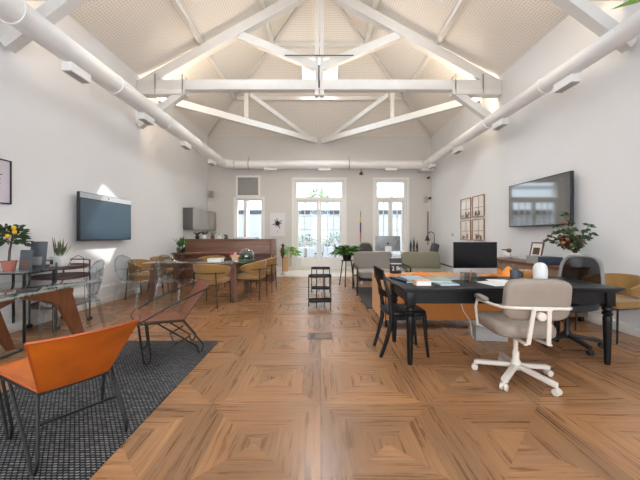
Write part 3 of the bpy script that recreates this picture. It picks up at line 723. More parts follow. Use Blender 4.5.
t = thing('lemon_tree', 'small potted lemon tree with yellow fruit on the console at the left edge', 'plant', (-3.80, 3.58, 0.8295))
pot(t, [(0, 0), (0.055, 0), (0.07, 0.10), (0.077, 0.10), (0.077, 0.12), (0.067, 0.12), (0.065, 0.105), (0, 0.105)], M['terracotta'], 0.112, 0.063)
MB().tube([(0, 0, 0.11), (0.01, 0, 0.25), (0.03, 0.01, 0.40), (0.05, 0.0, 0.5)], [0.013, 0.011, 0.009, 0.005], 8).tube([(0.02, 0, 0.33), (-0.1, 0.02, 0.46)], 0.005, 6).tube([(0.03, 0.01, 0.38), (0.13, -0.02, 0.52)], 0.005, 6).build('trunk', M['bark'], t)
rr = random.Random(3); b = MB(); foliage(b, (0.01, 0, 0.37), (0.17, 0.14, 0.19), 230, 0.075, 0.042, rr); b.build('foliage', M['leafdark'], t, smooth=False)
for p in ((0.13, -0.06, 0.47), (-0.10, -0.09, 0.36), (0.08, -0.09, 0.42), (0.11, -0.05, 0.52)): MB().blob(p, (0.045, 0.045, 0.055), 2.2, nu=12, nv=8).build('lemon', M['lemon'], t)
def panel(name, label, cat, loc, w, h, th, m, rz, lean, deco=None):
    t = thing(name, label, cat, loc, rz)
    MB().box((0, math.sin(lean)*h/2+th/2, math.cos(lean)*h/2+0.002), (w, th, h), RX(-lean), bev=0.003).build('panel', m, t)
    if deco: MB().box((0.0, math.sin(lean)*h*0.3-0.003+th/2-th*0.5, math.cos(lean)*h*0.3), (w*0.6, 0.004, h*0.3), RX(-lean)).build('motif', deco, t)
    return t
panel('picture_frame', 'small dark picture with brown base leaning on the console beside the lemon tree', 'picture', (-3.58, 3.55, 0.830), 0.15, 0.25, 0.015, M['slate'], 0.0, 0.1, M['walnut'])
panel('slate_board', 'tall dark slate board standing on the console behind the small picture', 'board', (-3.60, 3.72, 0.830), 0.18, 0.35, 0.02, M['slate'], 0.15, 0.12, M['greycover'])
# bar trolley
t = thing('serving_trolley', 'round two tier dark wood serving trolley with metal posts behind the glass desk', 'trolley', (-3.67, 4.15, 0))
for z in (0.79, 0.655, 0.28):
    MB().lathe([(0, z), (0.30, z), (0.315, z+0.01), (0.315, z+0.045), (0.30, z+0.045), (0.30, z+0.03), (0, z+0.03)], n=28).build('tray', M['darkwalnut'], t)
for a in (0.6, 2.2, 3.74, 5.3):
    MB().tube([(0.322*math.cos(a), 0.322*math.sin(a), 0.05), (0.322*math.cos(a), 0.322*math.sin(a), 0.90)], 0.011, 8).build('post', M['darksteel'], t)
    MB().lathe([(0.0, -0.03), (0.03, -0.02), (0.03, 0.02), (0, 0.03)], (0.322*math.cos(a), 0.322*math.sin(a), 0.031), 10, RX(PI/2).to_4x4()).build('wheel', M['black'], t)
MB().tube([(0.322*math.cos(a), 0.322*math.sin(a), 0.895) for a in [0.6+i*(3.14/8) for i in range(9)]], 0.009, 8).build('rail', M['darksteel'], t)
t = thing('snake_plant', 'spiky snake plant in a white square pot on the serving trolley', 'plant', (-3.64, 4.10, 0.8215))
MB().box((0, 0, 0.075), (0.165, 0.15, 0.14), bev=0.012).build('pot', M['white'], t); MB().box((-0.045, -0.077, 0.07), (0.04, 0.004, 0.06)).build('pot_label', M['slate'], t); MB().box((0, 0, 0.138), (0.14, 0.125, 0.008)).build('soil', M['soil'], t)
rr = random.Random(5); b = MB()
for i in range(20):
    a = rr.uniform(0, 2*PI); tl = rr.uniform(0.1, 0.7); b.leaf((rr.uniform(-.05, .05), rr.uniform(-.04, .04), 0.145), (math.cos(a)*tl, math.sin(a)*tl, 1), rr.uniform(0.14, 0.28), 0.024, -0.05)
b.build('foliage', M['leafolive'], t, smooth=False)
tag(MB().tube([(0, 0, 0), (0.05, 0.02, 0.11), (0.12, 0.03, 0.15), (0.22, 0.0, 0.12), (0.24, -0.02, 0.0), (0.25, -0.02, -0.25), (0.27, 0, -0.82)], 0.004, 6).build('cable', M['black'], None, (-3.53, 4.10, 0.825)), 'thin black cable curling off the serving trolley', 'cable')

# ------------------------------------------------------------------ clear acrylic chairs (forward = +x)
def ghost_chair(label, loc, rz):
    t = thing('acrylic_chair', label, 'chair', loc, rz, 'clear acrylic chairs')
    A = M['acrylic']
    MB().blob((0, 0, 0.45), (0.50, 0.50, 0.05), 6, nu=24, nv=8).build('seat', A, t)
    for sx, sy in ((1, 1), (1, -1), (-1, 1), (-1, -1)):
        MB().tube([(sx*0.205, sy*0.205, 0.44), (sx*(0.215 if sx > 0 else 0.25), sy*0.21, 0.2), (sx*(0.22 if sx > 0 else 0.30), sy*0.215, 0.0)], [0.026, 0.021, 0.014], 10).build('leg', A, t)
    def oval(u, v):
        a = 2*PI*u; r = v
        z = 0.70+0.225*math.sin(a)*r; y = 0.20*math.cos(a)*r
        return (-0.235-0.22*(z-0.47)+0.09*(y/0.2)**2*0.4, y, z)
    MB().sheet(oval, 28, 3, 0.012).build('backrest', A, t)
    MB().tube([oval(i/28, 1) for i in range(28)], 0.012, 8, closed=True).build('back_rim', A, t)
    for s in (-1, 1):
        MB().tube([(-0.25, s*0.19, 0.66), (-0.12, s*0.265, 0.665), (0.05, s*0.27, 0.655), (0.13, s*0.26, 0.60), (0.16, s*0.235, 0.46)], 0.017, 8).build('armrest', A, t)
        MB().tube([(-0.235, s*0.12, 0.45), (-0.24, s*0.10, 0.52)], 0.02, 8).build('back_support', A, t)
    return t
g = ghost_chair('clear acrylic chair with oval back behind the near glass desk', (-3.10, 3.64, 0), rad(-0.50, -0.87))
dup(g, (-2.58, 5.24, 0), rad(0.1, 1), 'clear acrylic chair at the dining table, left of the mustard chair nearest the camera')
dup(g, (-3.22, 5.16, 0), rad(0.15, 1), 'clear acrylic chair at the left front corner of the dining table')

# ------------------------------------------------------------------ mustard tub chairs (forward = +x)
def mustard_chair(label, loc, rz, group='mustard chairs around the dining table'):
    t = thing('mustard_chair', label, 'chair', loc, rz, group)
    MB().blob((0.02, 0, 0.445), (0.52, 0.50, 0.10), 5, nu=28, nv=10).build('seat', M['mustard'], t)
    def shell(u, v):
        a = PI+(u*2-1)*1.95; k = abs(u*2-1); top = 0.755-0.12*k**2.2; bot = 0.49+0.10*k**2+0.0*v
        z = bot+(top-bot)*v; R = 0.275+0.03*v
        return (0.03+R*math.cos(a)*(1.0 if math.cos(a) < 0 else 0.75), R*1.03*math.sin(a), z)
    MB().sheet(shell, 26, 6, 0.035).build('backrest', M['mustard'], t)
    MB().tube([shell(i/26, 0.98) for i in range(27)], 0.020, 8).build('top_roll', M['mustard'], t)
    for sx, sy in ((1, 1), (1, -1), (-1, 1), (-1, -1)):
        top = (sx*0.20+0.02, sy*0.24, 0.41) if sx > 0 else (-0.22, sy*0.20, 0.62)
        MB().tube([top, (sx*0.235, sy*0.245, 0.0)], 0.010, 8).build('leg', M['black'], t)
    MB().tube([(0.02+0.315*math.cos(PI+a)*1.0, 0.322*math.sin(PI+a), 0.60) for a in [-1.2+2.4*i/10 for i in range(11)]], 0.008, 6).build('back_rail', M['black'], t)
    MB().tube([(0.22, -0.24, 0.395), (0.22, 0.24, 0.395), (-0.21, 0.22, 0.395), (-0.21, -0.22, 0.395)], 0.009, 6, closed=True).build('seat_frame', M['black'], t)
    return t
mc = mustard_chair('mustard tub chair nearest the camera at the dining table, its back to us', (-1.95, 5.28, 0), rad(0.18, 1))
dup(mc, (-1.36, 5.86, 0), rad(-1, 0.12), 'mustard tub chair at the right end of the dining table, the one nearer the camera')
dup(mc, (-1.26, 6.58, 0), rad(-1, 0.05), 'mustard tub chair at the right end of the dining table, the one nearer the counter')
dup(mc, (-2.52, 6.78, 0), rad(0, -1), 'mustard tub chair on the far side of the dining table, backed to the counter')
dup(mc, (-3.52, 5.90, 0), rad(1, 0), 'mustard tub chair at the left end of the dining table, the one nearer the camera')
dup(mc, (-3.50, 6.62, 0), rad(1, -0.1), 'mustard tub chair at the left end of the dining table, the one nearer the counter')
dup(mc, (3.64, 3.66, 0), rad(-1, -0.12), 'mustard tub chair by the right wall behind the black desk', 'mustard tub chair by the right wall')

# things on the dining table
t = thing('white_box', 'low white box on the dining table in front of the star', 'box', (-2.0, 5.62, 0.7405))
MB().box((0, 0, 0.03), (0.26, 0.18, 0.06), bev=0.004).build('base', M['paper'], t); MB().box((0, 0, 0.068), (0.265, 0.185, 0.014), bev=0.003).build('lid', M['white'], t)
b = MB(); P = []
for i in range(10):
    r = 0.105 if i % 2 == 0 else 0.05; a = PI/2+i*PI/5; P.append((r*math.cos(a), -0.02, 0.09+r*math.sin(a)))
b.prism(P, (0, 0.04, 0)); tag(b.build('star_ornament', M['sprite_tan'], None, (-1.63, 5.63, 0.745), 0.1, smooth=False), 'clay star ornament standing on the dining table beside the glass dome', 'ornament')
t = thing('glass_cloche', 'dark glass dome on a green base on the dining table', 'cloche', (-1.48-0.02, 5.98, 0.7405))
MB().lathe([(0.17, 0), (0.17, 0.02), (0, 0.02)], n=24).build('base', M['greenp'], t); MB().lathe([(0.15, 0.02), (0.155, 0.10), (0.14, 0.17), (0.09, 0.225), (0.0, 0.245)], n=24).build('dome', M['greenglass'], t)
MB().blob((0, 0, 0.10), (0.16, 0.16, 0.14), 2.2).build('moss', M['leafdark'], t)
t = thing('flower_bunch', 'small bunch of pink flowers on the dining table beside the glass dome', 'flowers', (-1.75, 5.95, 0.7405))
MB().lathe([(0.03, 0), (0.04, 0.05), (0.03, 0.08), (0, 0.08)], n=12).build('vase', M['white'], t)
for i in range(9):
    a = i*0.7; MB().blob((0.05*math.cos(a)*(1 if i else 0), 0.04*math.sin(a), 0.10+0.02*(i % 3)), (0.05, 0.05, 0.045), 2.2, nu=8, nv=6).build('flower', M['pink'], t)

# ------------------------------------------------------------------ counter
t = thing('counter', 'brown wooden reception counter with raised back and lower ledge at the back left', 'counter', (-2.45, 8.1, 0))
MB().box((-0.02, 0.05, 0.56), (2.36, 0.5, 1.12), bev=0.006).build('body', M['counter'], t)
MB().box((-0.02, 0.05, 1.13), (2.38, 0.54, 0.03), bev=0.005).build('countertop', M['counter'], t)
MB().box((1.155, 0.04, 0.575), (0.09, 0.56, 1.15), bev=0.005).build('end_panel', M['walnut'], t)
MB().box((-0.10, -0.35, 0.77), (2.62, 0.32, 0.04), bev=0.005).build('ledge', M['walnut'], t)
MB().box((-1.36, 0.05, 0.374), (0.30, 0.5, 0.748), bev=0.004).build('end_cabinet', M['counter'], t); MB().box((-1.36, -0.33, 0.375), (0.05, 0.28, 0.75)).build('ledge_support', M['counter'], t); MB().box((1.15, -0.33, 0.375), (0.05, 0.28, 0.75)).build('ledge_support', M['counter'], t)
t = thing('leafy_plant', 'green leafy plant in a dark glass vase on the left end of the counter ledge', 'plant', (-3.64, 7.68, 0.7905))
MB().lathe([(0.0, 0), (0.10, 0), (0.12, 0.08), (0.11, 0.16), (0.10, 0.16), (0.0, 0.15)], n=18).build('vase', M['greenglass'], t)
MB().lathe([(0.0, 0.004), (0.09, 0.004), (0.105, 0.08), (0.095, 0.13), (0, 0.13)], n=14).build('soil', M['soil'], t)
rr = random.Random(8); b = MB()
for i in range(34):
    a = rr.uniform(0, 2*PI); tl = rr.uniform(0.15, 0.9); b.leaf((rr.uniform(-.04, .04), rr.uniform(-.04, .04), 0.13), (math.cos(a)*tl, math.sin(a)*tl, 1), rr.uniform(0.2, 0.42), 0.05, 0.15)
b.build('foliage', M['leaf'], t, smooth=False)
rr = random.Random(12)
for i, (x, m, h, lab) in enumerate(((-3.40, 'black', .20, 'dark flower pot at the left end of the counter top'), (-3.20, 'white', .22, 'white vase with dark flowers second along the counter top'), (-2.98, 'walnut', .20, 'brown vase third along the counter top'), (-2.80, 'white', .17, 'pale jug fourth along the counter top'), (-2.60, 'slate', .13, 'low grey bowl at the right of the row on the counter top'))):
    t = thing('vase', lab, 'vase', (x, 8.12, 1.1455), 0, 'vases on the counter top')
    MB().lathe([(0, 0), (0.045, 0), (0.06, h*0.2), (0.05, h*0.38), (0.035, h*0.5), (0.045, h*0.55), (0.0, h*0.53)], n=14).build('body', M[m], t)
    b = MB()
    for k in range(14):
        a = rr.uniform(0, 2*PI); b.leaf((0, 0, h*0.5), (math.cos(a)*0.7, math.sin(a)*0.7, 0.9), h*rr.uniform(.6, 1.0), 0.05, 0.3)
    b.build('flowers', M[('blackleather', 'leafdark', 'greycover', 'white', 'leafolive')[i]], t, smooth=False)
t = thing('sink_basin', 'shiny pale steel basin on the counter below the small window', 'basin', (-2.05, 8.15, 1.1455))
MB().box((0, 0, 0.02), (0.62, 0.40, 0.04), bev=0.008).build('rim', M['alu'], t); MB().box((0, 0, 0.043), (0.5, 0.3, 0.008)).build('bowl', M['steel'], t)

# ------------------------------------------------------------------ back-left planter, stand, plant stand
t = thing('wood_planter', 'light green plant in a tall wooden planter left of the glazed doors', 'plant', (-1.18, 10.12, 0))
MB().lathe([(0, 0.0), (0.11, 0.0), (0.13, 0.50), (0.115, 0.50), (0.11, 0.46), (0, 0.46)], n=4, mtx=RZ(PI/4).to_4x4()).build('planter', M['tan'], t, smooth=False)
rr = random.Random(21); b = MB(); foliage(b, (0.14, -0.05, 0.62), (0.30, 0.2, 0.20), 110, 0.14, 0.075, rr); b.build('foliage', M['leaflight'], t, smooth=False)
t = thing('stem_sculpture', 'tall dark feather-like sculpture on a thin stem beside the wooden planter', 'sculpture', (-1.19, 9.35, 0))
MB().lathe([(0, 0), (0.10, 0), (0.10, 0.015), (0, 0.02)], n=18).build('base', M['steel'], t); MB().tube([(0, 0, 0.01), (0, 0, 0.6)], 0.012, 8).build('stem', M['bark'], t)
b = MB().tube([(0, 0, 0.5), (-0.01, 0, 0.62), (0, 0, 0.8), (0.01, 0, 1.0)], [0.02, 0.055, 0.05, 0.012], 10)
rr = random.Random(2)
for k in range(18): a = rr.uniform(0, 2*PI); b.leaf((0, 0, rr.uniform(.55, .85)), (math.cos(a)*.5, math.sin(a)*.5, .8), 0.16, 0.05, 0.1)
b.build('plume', mat('dark_bronze', lin(74, 66, 56), 0.7, var=0.2), t)
t = thing('plant_stand', 'tall black tripod plant stand behind the left armchair', 'stand', (0.67, 7.25, 0))
MB().lathe([(0, 0.62), (0.15, 0.62), (0.15, 0.635), (0, 0.635)], n=20).build('top', M['black'], t)
for a in (0.5, 2.6, 4.4): MB().tube([(0.12*math.cos(a), 0.12*math.sin(a), 0.62), (0.21*math.cos(a), 0.21*math.sin(a), 0.0)], 0.013, 8).build('leg', M['black'], t)
t = thing('potted_fern', 'spreading dark green fern on the black tripod stand', 'plant', (0.67, 7.25, 0.6355))
pot(t, [(0, 0), (0.09, 0), (0.12, 0.13), (0.105, 0.13), (0, 0.115)], M['black'], 0.12, 0.10)
rr = random.Random(31); b = MB()
for i in range(110):
    a = rr.uniform(0, 2*PI); e = rr.uniform(0.1, 1.2); b.leaf((rr.uniform(-.08, .06), rr.uniform(-.06, .06), 0.12+rr.uniform(0, .12)), (math.cos(a), math.sin(a), e), rr.uniform(0.32, 0.52), 0.09, 0.4)
b.build('foliage', M['leaf'], t, smooth=False)

# ------------------------------------------------------------------ nested black side tables
def side_table(label, loc, H, w, rz):
    t = thing('side_table', label, 'side table', loc, rz, 'black metal side tables')
    def waist(k, z): # hourglass outline
        out = []
        for i in range(36):
            a = 2*PI*i/36; r = 1.0; x = math.cos(a); y = math.sin(a)
            out.append((k*w/2*(abs(x)**0.7*(1 if x > 0 else -1)), k*0.135*(abs(y)**0.8*(1 if y > 0 else -1))*(0.72+0.34*abs(x)), z))
        return out
    for z in (H-0.02, 0.10):
        MB().prism(waist(0.98, z), (0, 0, 0.006)).build('tray', M['black'], t, smooth=False)
        b = MB(); o1 = waist(1.0, z); 
        for i in range(36):
            a = Vector(o1[i]); c = Vector(o1[(i+1) % 36]); b.bar(a+Vector((0, 0, 0.014)), c+Vector((0, 0, 0.014)), 0.006, 0.036)
        b.build('tray_rim', M['black'], t, smooth=False)
    for sx, sy in ((1, 0.5), (-1, 0.5), (0.35, -1), (-0.35, -1)):
        p = (sx*w/2*0.985 if abs(sx) == 1 else sx*w/2, sy*0.10 if abs(sx) != 1 else 0.0+sy*0.06)
        MB().tube([(p[0], p[1], 0), (p[0], p[1], H)], 0.009, 8).build('leg', M['black'], t)
    return t
st = side_table('black metal two tier side table standing nearest in the middle of the room', (0.0, 5.15, 0), 0.55, 0.40, 0.12)
dup(st, (0.01, 6.35, 0), -0.1, 'black metal two tier side table standing behind the nearer one')

# ------------------------------------------------------------------ armchairs
def armchair(label, loc, rz, fm, sm, lm):
    t = thing('armchair', label, 'armchair', loc, rz, 'grey armchairs facing the camera')   # forward = +x
    MB().blob((0.05, 0, 0.42), (0.66, 0.80, 0.16), 6, nu=28, nv=10).build('seat_cushion', sm, t)
    MB().blob((-0.33, 0, 0.66), (0.15, 0.88, 0.42), 6, RY(-0.20), nu=28, nv=12).build('back_cushion', fm, t)
    for s in (-1, 1):
        MB().tube([(0.36, s*0.44, 0), (0.36, s*0.44, 0.56), (0.30, s*0.44, 0.585), (-0.36, s*0.44, 0.60), (-0.42, s*0.44, 0.57), (-0.46, s*0.44, 0)], 0.016, 8).build('side_frame', lm, t)
    MB().tube([(0.34, -0.44, 0.31), (0.34, 0.44, 0.31)], 0.014, 8).tube([(-0.42, -0.44, 0.31), (-0.42, 0.44, 0.31)], 0.014, 8).box((-0.03, 0, 0.325), (0.74, 0.80, 0.03)).build('base_frame', lm, t)
    return t
armchair('grey fabric armchair with black tube frame, left of the pair behind the desks', (1.21, 6.38, 0.0115), -PI/2, M['greyfab'], M['seatgrey'], M['black'])
armchair('olive grey armchair with black tube frame, right of the pair behind the desks', (2.30, 6.38, 0.0115), -PI/2, M['olivefab'], M['olivefab'], M['black'])

# ------------------------------------------------------------------ office chairs
def star_base(t, r, hub_h, m, wheel, rz0, thick=0.05):
    for i in range(5):
        a = rz0+i*2*PI/5; d = Vector((math.cos(a), math.sin(a), 0))
        MB().bar(d*0.02+Vector((0, 0, 0.115)), d*r+Vector((0, 0, 0.08)), thick, 0.035, bev=0.006).build('base_arm', m, t)
        e = d*r; sd = Vector((-d.y, d.x, 0))
        c = MB()
        for s in (-1, 1): c.lathe([(0, -0.011), (0.026, -0.011), (0.029, 0), (0.026, 0.011), (0, 0.011)], e+sd*0.016*s+Vector((0, 0, 0.029)), 14, Vector((0, 0, 1)).rotation_difference(sd).to_matrix().to_4x4())
        c.tube([e+Vector((0, 0, 0.04)), e+Vector((0, 0, 0.09))], 0.010, 8).build('caster', wheel, t)
    MB().lathe([(0.045, 0.085), (0.045, 0.14), (0.028, 0.17), (0.028, hub_h*0.6), (0.02, hub_h*0.6), (0.02, hub_h)], n=18).build('column', m, t)
def cream_chair(loc, rz):
    t = thing('desk_chair', 'taupe padded swivel chair with cream frame in front of the black desk', 'office chair', loc, rz)
    star_base(t, 0.32, 0.40, M['cream'], M['cream'], rad(0.28, 0.03)-rz)
    MB().box((0, 0, 0.405), (0.26, 0.24, 0.03), bev=0.01).build('tilt_plate', M['cream'], t)
    MB().blob((0.03, 0, 0.468), (0.52, 0.49, 0.13), 4.5, nu=32, nv=12).build('seat', M['taupe'], t)
    def bk(u, v):
        yv = u*2-1; zz = v*2-1
        return (0, 0, 0)
    R = RY(-0.16)
    MB().blob((-0.285, 0, 0.755), (0.085, 0.49, 0.335), 5.0, R, nu=32, nv=14).build('backrest', M['taupe'], t)
    # frame: one tube running round the back, forward to the arm pads and down to the seat
    for s in (-1, 1):
        MB().blob((0.09, s*0.252, 0.69), (0.24, 0.055, 0.045), 3.5, nu=16, nv=8).build('arm_pad', M['taupe'], t)
        MB().tube([(-0.35, s*0.04, 0.70), (-0.345, s*0.20, 0.70), (-0.28, s*0.258, 0.69), (-0.12, s*0.255, 0.675), (0.06, s*0.253, 0.665), (0.17, s*0.253, 0.65), (0.205, s*0.253, 0.58), (0.18, s*0.245, 0.41), (0.13, s*0.16, 0.395), (0.05, s*0.10, 0.395)], 0.0125, 8).build('arm_frame', M['cream'], t)
    b = MB().bar((-0.35, -0.055, 0.70), (-0.31, -0.075, 0.41), 0.03, 0.014, up=(1, 0, 0)).bar((-0.35, 0.055, 0.70), (-0.31, 0.075, 0.41), 0.03, 0.014, up=(1, 0, 0)).bar((-0.358, -0.07, 0.70), (-0.358, 0.07, 0.70), 0.014, 0.03)
    b.bar((-0.31, -0.09, 0.405), (0.0, -0.06, 0.395), 0.03, 0.012).bar((-0.31, 0.09, 0.405), (0.0, 0.06, 0.395), 0.03, 0.012); b.build('back_bracket', M['cream'], t)
    MB().lathe([(0.034, 0), (0.036, 0.02), (0.03, 0.03), (0, 0.032)], (-0.335, 0, 0.64), 18, RY(-PI/2-0.16).to_4x4()).build('knob', M['cream'], t)
    return t
cream_chair((1.735, 2.60, 0), rad(0.09, 1.0))
def mesh_chair(loc, rz, label):
    t = thing('mesh_chair', label, 'office chair', loc, rz, 'black mesh office chairs')
    star_base(t, 0.31, 0.42, M['blackplastic'], M['blackplastic'], 4.66-rz)
    MB().blob((0.03, 0, 0.475), (0.50, 0.49, 0.10), 4.5, nu=28, nv=10).build('seat', M['blackplastic'], t)
    def edge(a):
        e = 0.55; sg = lambda v: (abs(v)**e)*(1 if v >= 0 else -1)
        y = 0.215*sg(math.cos(a)); z = 0.78+0.235*sg(math.sin(a)); return (-0.24-0.12*(z-0.6)+0.35*y*y, y*(1-0.12*(z-0.78)/0.235), z)
    MB().tube([edge(2*PI*i/36) for i in range(36)], 0.019, 8, closed=True).build('back_frame', M['framegrey'], t)
    def web(u, v):
        p = Vector(edge(2*PI*u)); c = Vector((-0.27, 0, 0.78)); return c+(p-c)*max(v, 0.001)
    MB().sheet(web, 36, 4, 0.004).build('back_mesh', M['meshfab'], t)
    MB().tube([(-0.02, 0, 0.40), (-0.25, 0, 0.42), (-0.31, 0, 0.52), (-0.285, 0, 0.60)], 0.024, 8).build('back_arm', M['blackplastic'], t)
    MB().box((-0.275, 0, 0.66), (0.03, 0.30, 0.06), bev=0.012).build('lumbar_bar', M['blackplastic'], t)
    return t
mo = mesh_chair((2.85, 3.38, 0), rad(-0.93, -0.36), 'black mesh office chair with grey back rim at the right end of the black desk')
dup(mo, (1.42, 8.62, 0), rad(0.15, -1), 'black office chair at the far white desk behind the armchairs')

# ------------------------------------------------------------------ black desk
def desk():
    t = thing('black_desk', 'black painted desk with turned legs in the right foreground', 'desk', (1.845, 3.17, 0))
    W, D, H = 2.12, 0.78, 0.76
    b = MB().box((0, 0, H-0.011), (W, D, 0.022), bev=0.006).box((0, 0, H-0.029), (W-0.03, D-0.03, 0.014), bev=0.004).box((0, 0, H-0.043), (W-0.07, D-0.07, 0.014)); b.build('tabletop', M['blackpaint'], t)
    b = MB(); hx, hy = W/2-0.085, D/2-0.075
    b.box((0, -hy, H-0.105), (2*hx, 0.025, 0.11)).box((0, hy, H-0.105), (2*hx, 0.025, 0.11)).box((-hx, 0, H-0.105), (0.025, 2*hy, 0.11)).box((hx, 0, H-0.105), (0.025, 2*hy, 0.11)); b.build('apron', M['blackpaint'], t, smooth=False)
    prof = [(0.0, 0), (0.022, 0), (0.026, 0.05), (0.036, 0.42), (0.038, 0.46), (0.028, 0.475), (0.042, 0.49), (0.044, 0.505), (0.030, 0.52), (0.044, 0.535), (0.044, 0.55), (0.032, 0.565), (0.040, 0.575), (0.0, 0.576)]
    for sx in (-1, 1):
        for sy in (-1, 1):
            MB().lathe(prof, (sx*(hx-0.01), sy*(hy-0.01), 0), 20).box((sx*(hx-0.01), sy*(hy-0.01), 0.645), (0.085, 0.085, 0.14), bev=0.004).build('leg', M['blackpaint'], t)
desk()
# bentwood black chair tucked under the left end (forward = +x)
t = thing('wooden_chair', 'black bentwood chair with sabre legs tucked under the left end of the black desk', 'chair', (0.865, 3.20, 0), rad(1, 0.03))
MB().blob((0.03, 0, 0.452), (0.44, 0.42, 0.045), 5, nu=28, nv=8).build('seat', M['blackpaint'], t)
b = MB()
for s in (-1, 1):
    MB().tube([(-0.24, s*0.16, 0.0), (-0.19, s*0.17, 0.15), (-0.145, s*0.18, 0.32), (-0.135, s*0.185, 0.44), (-0.155, s*0.18, 0.62), (-0.195, s*0.165, 0.78), (-0.222, s*0.14, 0.89)], [0.017, 0.020, 0.024, 0.024, 0.020, 0.018, 0.016], 10).build('back_leg', M['blackpaint'], t)
    MB().tube([(0.21, s*0.17, 0.44), (0.225, s*0.172, 0.22), (0.25, s*0.175, 0.0)], [0.024, 0.019, 0.014], 10).build('front_leg', M['blackpaint'], t)
def rail(z0, z1, x0):
    return lambda u, v: (x0-0.12*((z0+(z1-z0)*v)-0.62)-0.05*(1-(u*2-1)**2), (u*2-1)*0.165, z0+(z1-z0)*v+0.03*(1-(u*2-1)**2)*v)
MB().sheet(rail(0.80, 0.90, -0.185), 12, 3, 0.02).build('top_rail', M['blackpaint'], t); MB().sheet(rail(0.62, 0.67, -0.165), 12, 2, 0.016).build('lower_rail', M['blackpaint'], t)
for k in (-0.06, 0.0, 0.06): MB().tube([(-0.195, k, 0.66), (-0.25, k, 0.82)], 0.008, 6).build('spindle', M['blackpaint'], t)
b = MB().box((0.04, 0.17, 0.41), (0.36, 0.018, 0.05)).box((0.04, -0.17, 0.41), (0.36, 0.018, 0.05)).box((0.215, 0, 0.41), (0.018, 0.34, 0.05)); b.build('seat_rail', M['blackpaint'], t, smooth=False)

# orange desk behind it
t = thing('orange_desk', 'orange desk with pale wood side panels standing behind the black desk', 'desk', (1.88, 4.34, 0))
MB().box((0, 0.0, 0.645), (2.04, 0.80, 0.03), bev=0.006).build('top', M['orangetop'], t)
MB().box((0, -0.36, 0.37), (1.96, 0.03, 0.52), bev=0.004).build('front_panel', M['orangewood'], t)
for s in (-1, 1):
    MB().prism([(s*1.02-0.02, -0.38, 0.10), (s*1.02-0.02, 0.38, 0.10), (s*1.02-0.02, 0.38, 0.63), (s*1.02-0.02, 0.34, 0.675), (s*1.02-0.02, -0.34, 0.675), (s*1.02-0.02, -0.38, 0.63)], (0.04, 0, 0)).build('side_panel', M['tan'], t, smooth=False)
    for y in (-0.3, 0.3): MB().tube([(s*0.97, y, 0), (s*0.97, y, 0.63)], 0.02, 10).build('leg', M['black'], t)
MB().box((0, 0.0, 0.115), (1.9, 0.03, 0.10)).build('stretcher', M['black'], t)

# storage crate and cables under the desk
t = thing('storage_crate', 'pale grey plastic crate on the floor under the black desk', 'crate', (2.06, 3.60, 0), -0.1)
b = MB().box((0, 0, 0.008), (0.36, 0.22, 0.016)); b.box((0, -0.105, 0.08), (0.36, 0.012, 0.16)).box((0, 0.105, 0.08), (0.36, 0.012, 0.16)).box((-0.175, 0, 0.08), (0.012, 0.21, 0.16)).box((0.175, 0, 0.08), (0.012, 0.21, 0.16)); b.build('body', M['greyplastic'], t, smooth=False)
b = MB(); frame_rect(b, -0.19, 0.19, -0.12, 0.12, 0.016, 0, 0.014); bmesh.ops.rotate(b.bm, cent=(0, 0, 0), matrix=RX(-PI/2), verts=b.bm.verts[:]); bmesh.ops.translate(b.bm, vec=(0, 0, 0.163), verts=b.bm.verts[:]); b.build('rim', M['greyplastic'], t, smooth=False)
tag(MB().tube([(0, 0, 0), (0.01, 0, -0.15), (0.05, -0.01, -0.30), (0.13, -0.02, -0.42), (0.15, -0.02, -0.60), (0.17, -0.02, -0.63)], 0.005, 6).build('power_cable', M['white'], None, (1.70, 3.585, 0.635)), 'white cable hanging behind the black desk down to the crate', 'cable')

# ------------------------------------------------------------------ computers
def computer(label, loc, rz, w, h, neck, chin, cm=None):
    cm = cm or M['alu']
    t = thing('desktop_computer', label, 'computer', loc, rz)   # screen faces -y
    MB().box((0, 0, neck+h/2), (w, 0.025, h), bev=0.006).build('casing', cm, t)
    MB().box((0, -0.0135, neck+chin+(h-chin)/2), (w-0.004, 0.004, h-chin-0.004)).build('screen', M['screenblack'], t, smooth=False)
    MB().blob((0, 0.016, neck+h*0.5), (w*0.85, 0.04, h*0.8), 3.0).build('back_bulge', cm, t)
    MB().box((0, 0.07, neck*0.5+0.07), (0.17, 0.012, neck+0.12), RX(0.12)).box((0, 0.06, 0.006), (0.20, 0.2, 0.012), bev=0.003).build('stand', M['alu'], t)
    b = MB(); 
    b.lathe([(0.026, 0), (0.026, 0.002), (0, 0.002)], (0, 0.0375, neck+h*0.5), 16, RX(-PI/2).to_4x4()); b.blob((0.012, 0.038, neck+h*0.5+0.034), (0.012, 0.003, 0.022), 2.2, RY(0.6), nu=8, nv=6)
    b.build('emblem', M['black'], t)
    return t
computer('large desktop computer with black screen on the orange desk', (2.185, 4.14, 0.6605), 0.03, 0.63, 0.45, 0.055, 0.08)
t = thing('white_desk', 'white desk behind the two grey armchairs carrying a computer', 'desk', (1.80, 7.75, 0))
MB().box((0, 0, 0.725), (1.6, 0.7, 0.03), bev=0.004).build('top', M['white'], t)
for sx in (-1, 1):
    for sy in (-1, 1): MB().box((sx*0.74, sy*0.30, 0.355), (0.04, 0.04, 0.71)).build('leg', M['white'], t, smooth=False)
computer('silver desktop computer seen from behind on the far white desk', (1.80, 7.78, 0.7405), PI, 0.66, 0.40, 0.09, 0.07, M['aludark'])
t = thing('black_box', 'small black box with pale white characters at the far left of the orange desk', 'box', (1.19, 4.62, 0.6605), 0.0)
MB().box((0, 0, 0.12), (0.16, 0.10, 0.24), bev=0.006).build('body', M['blackplastic'], t)
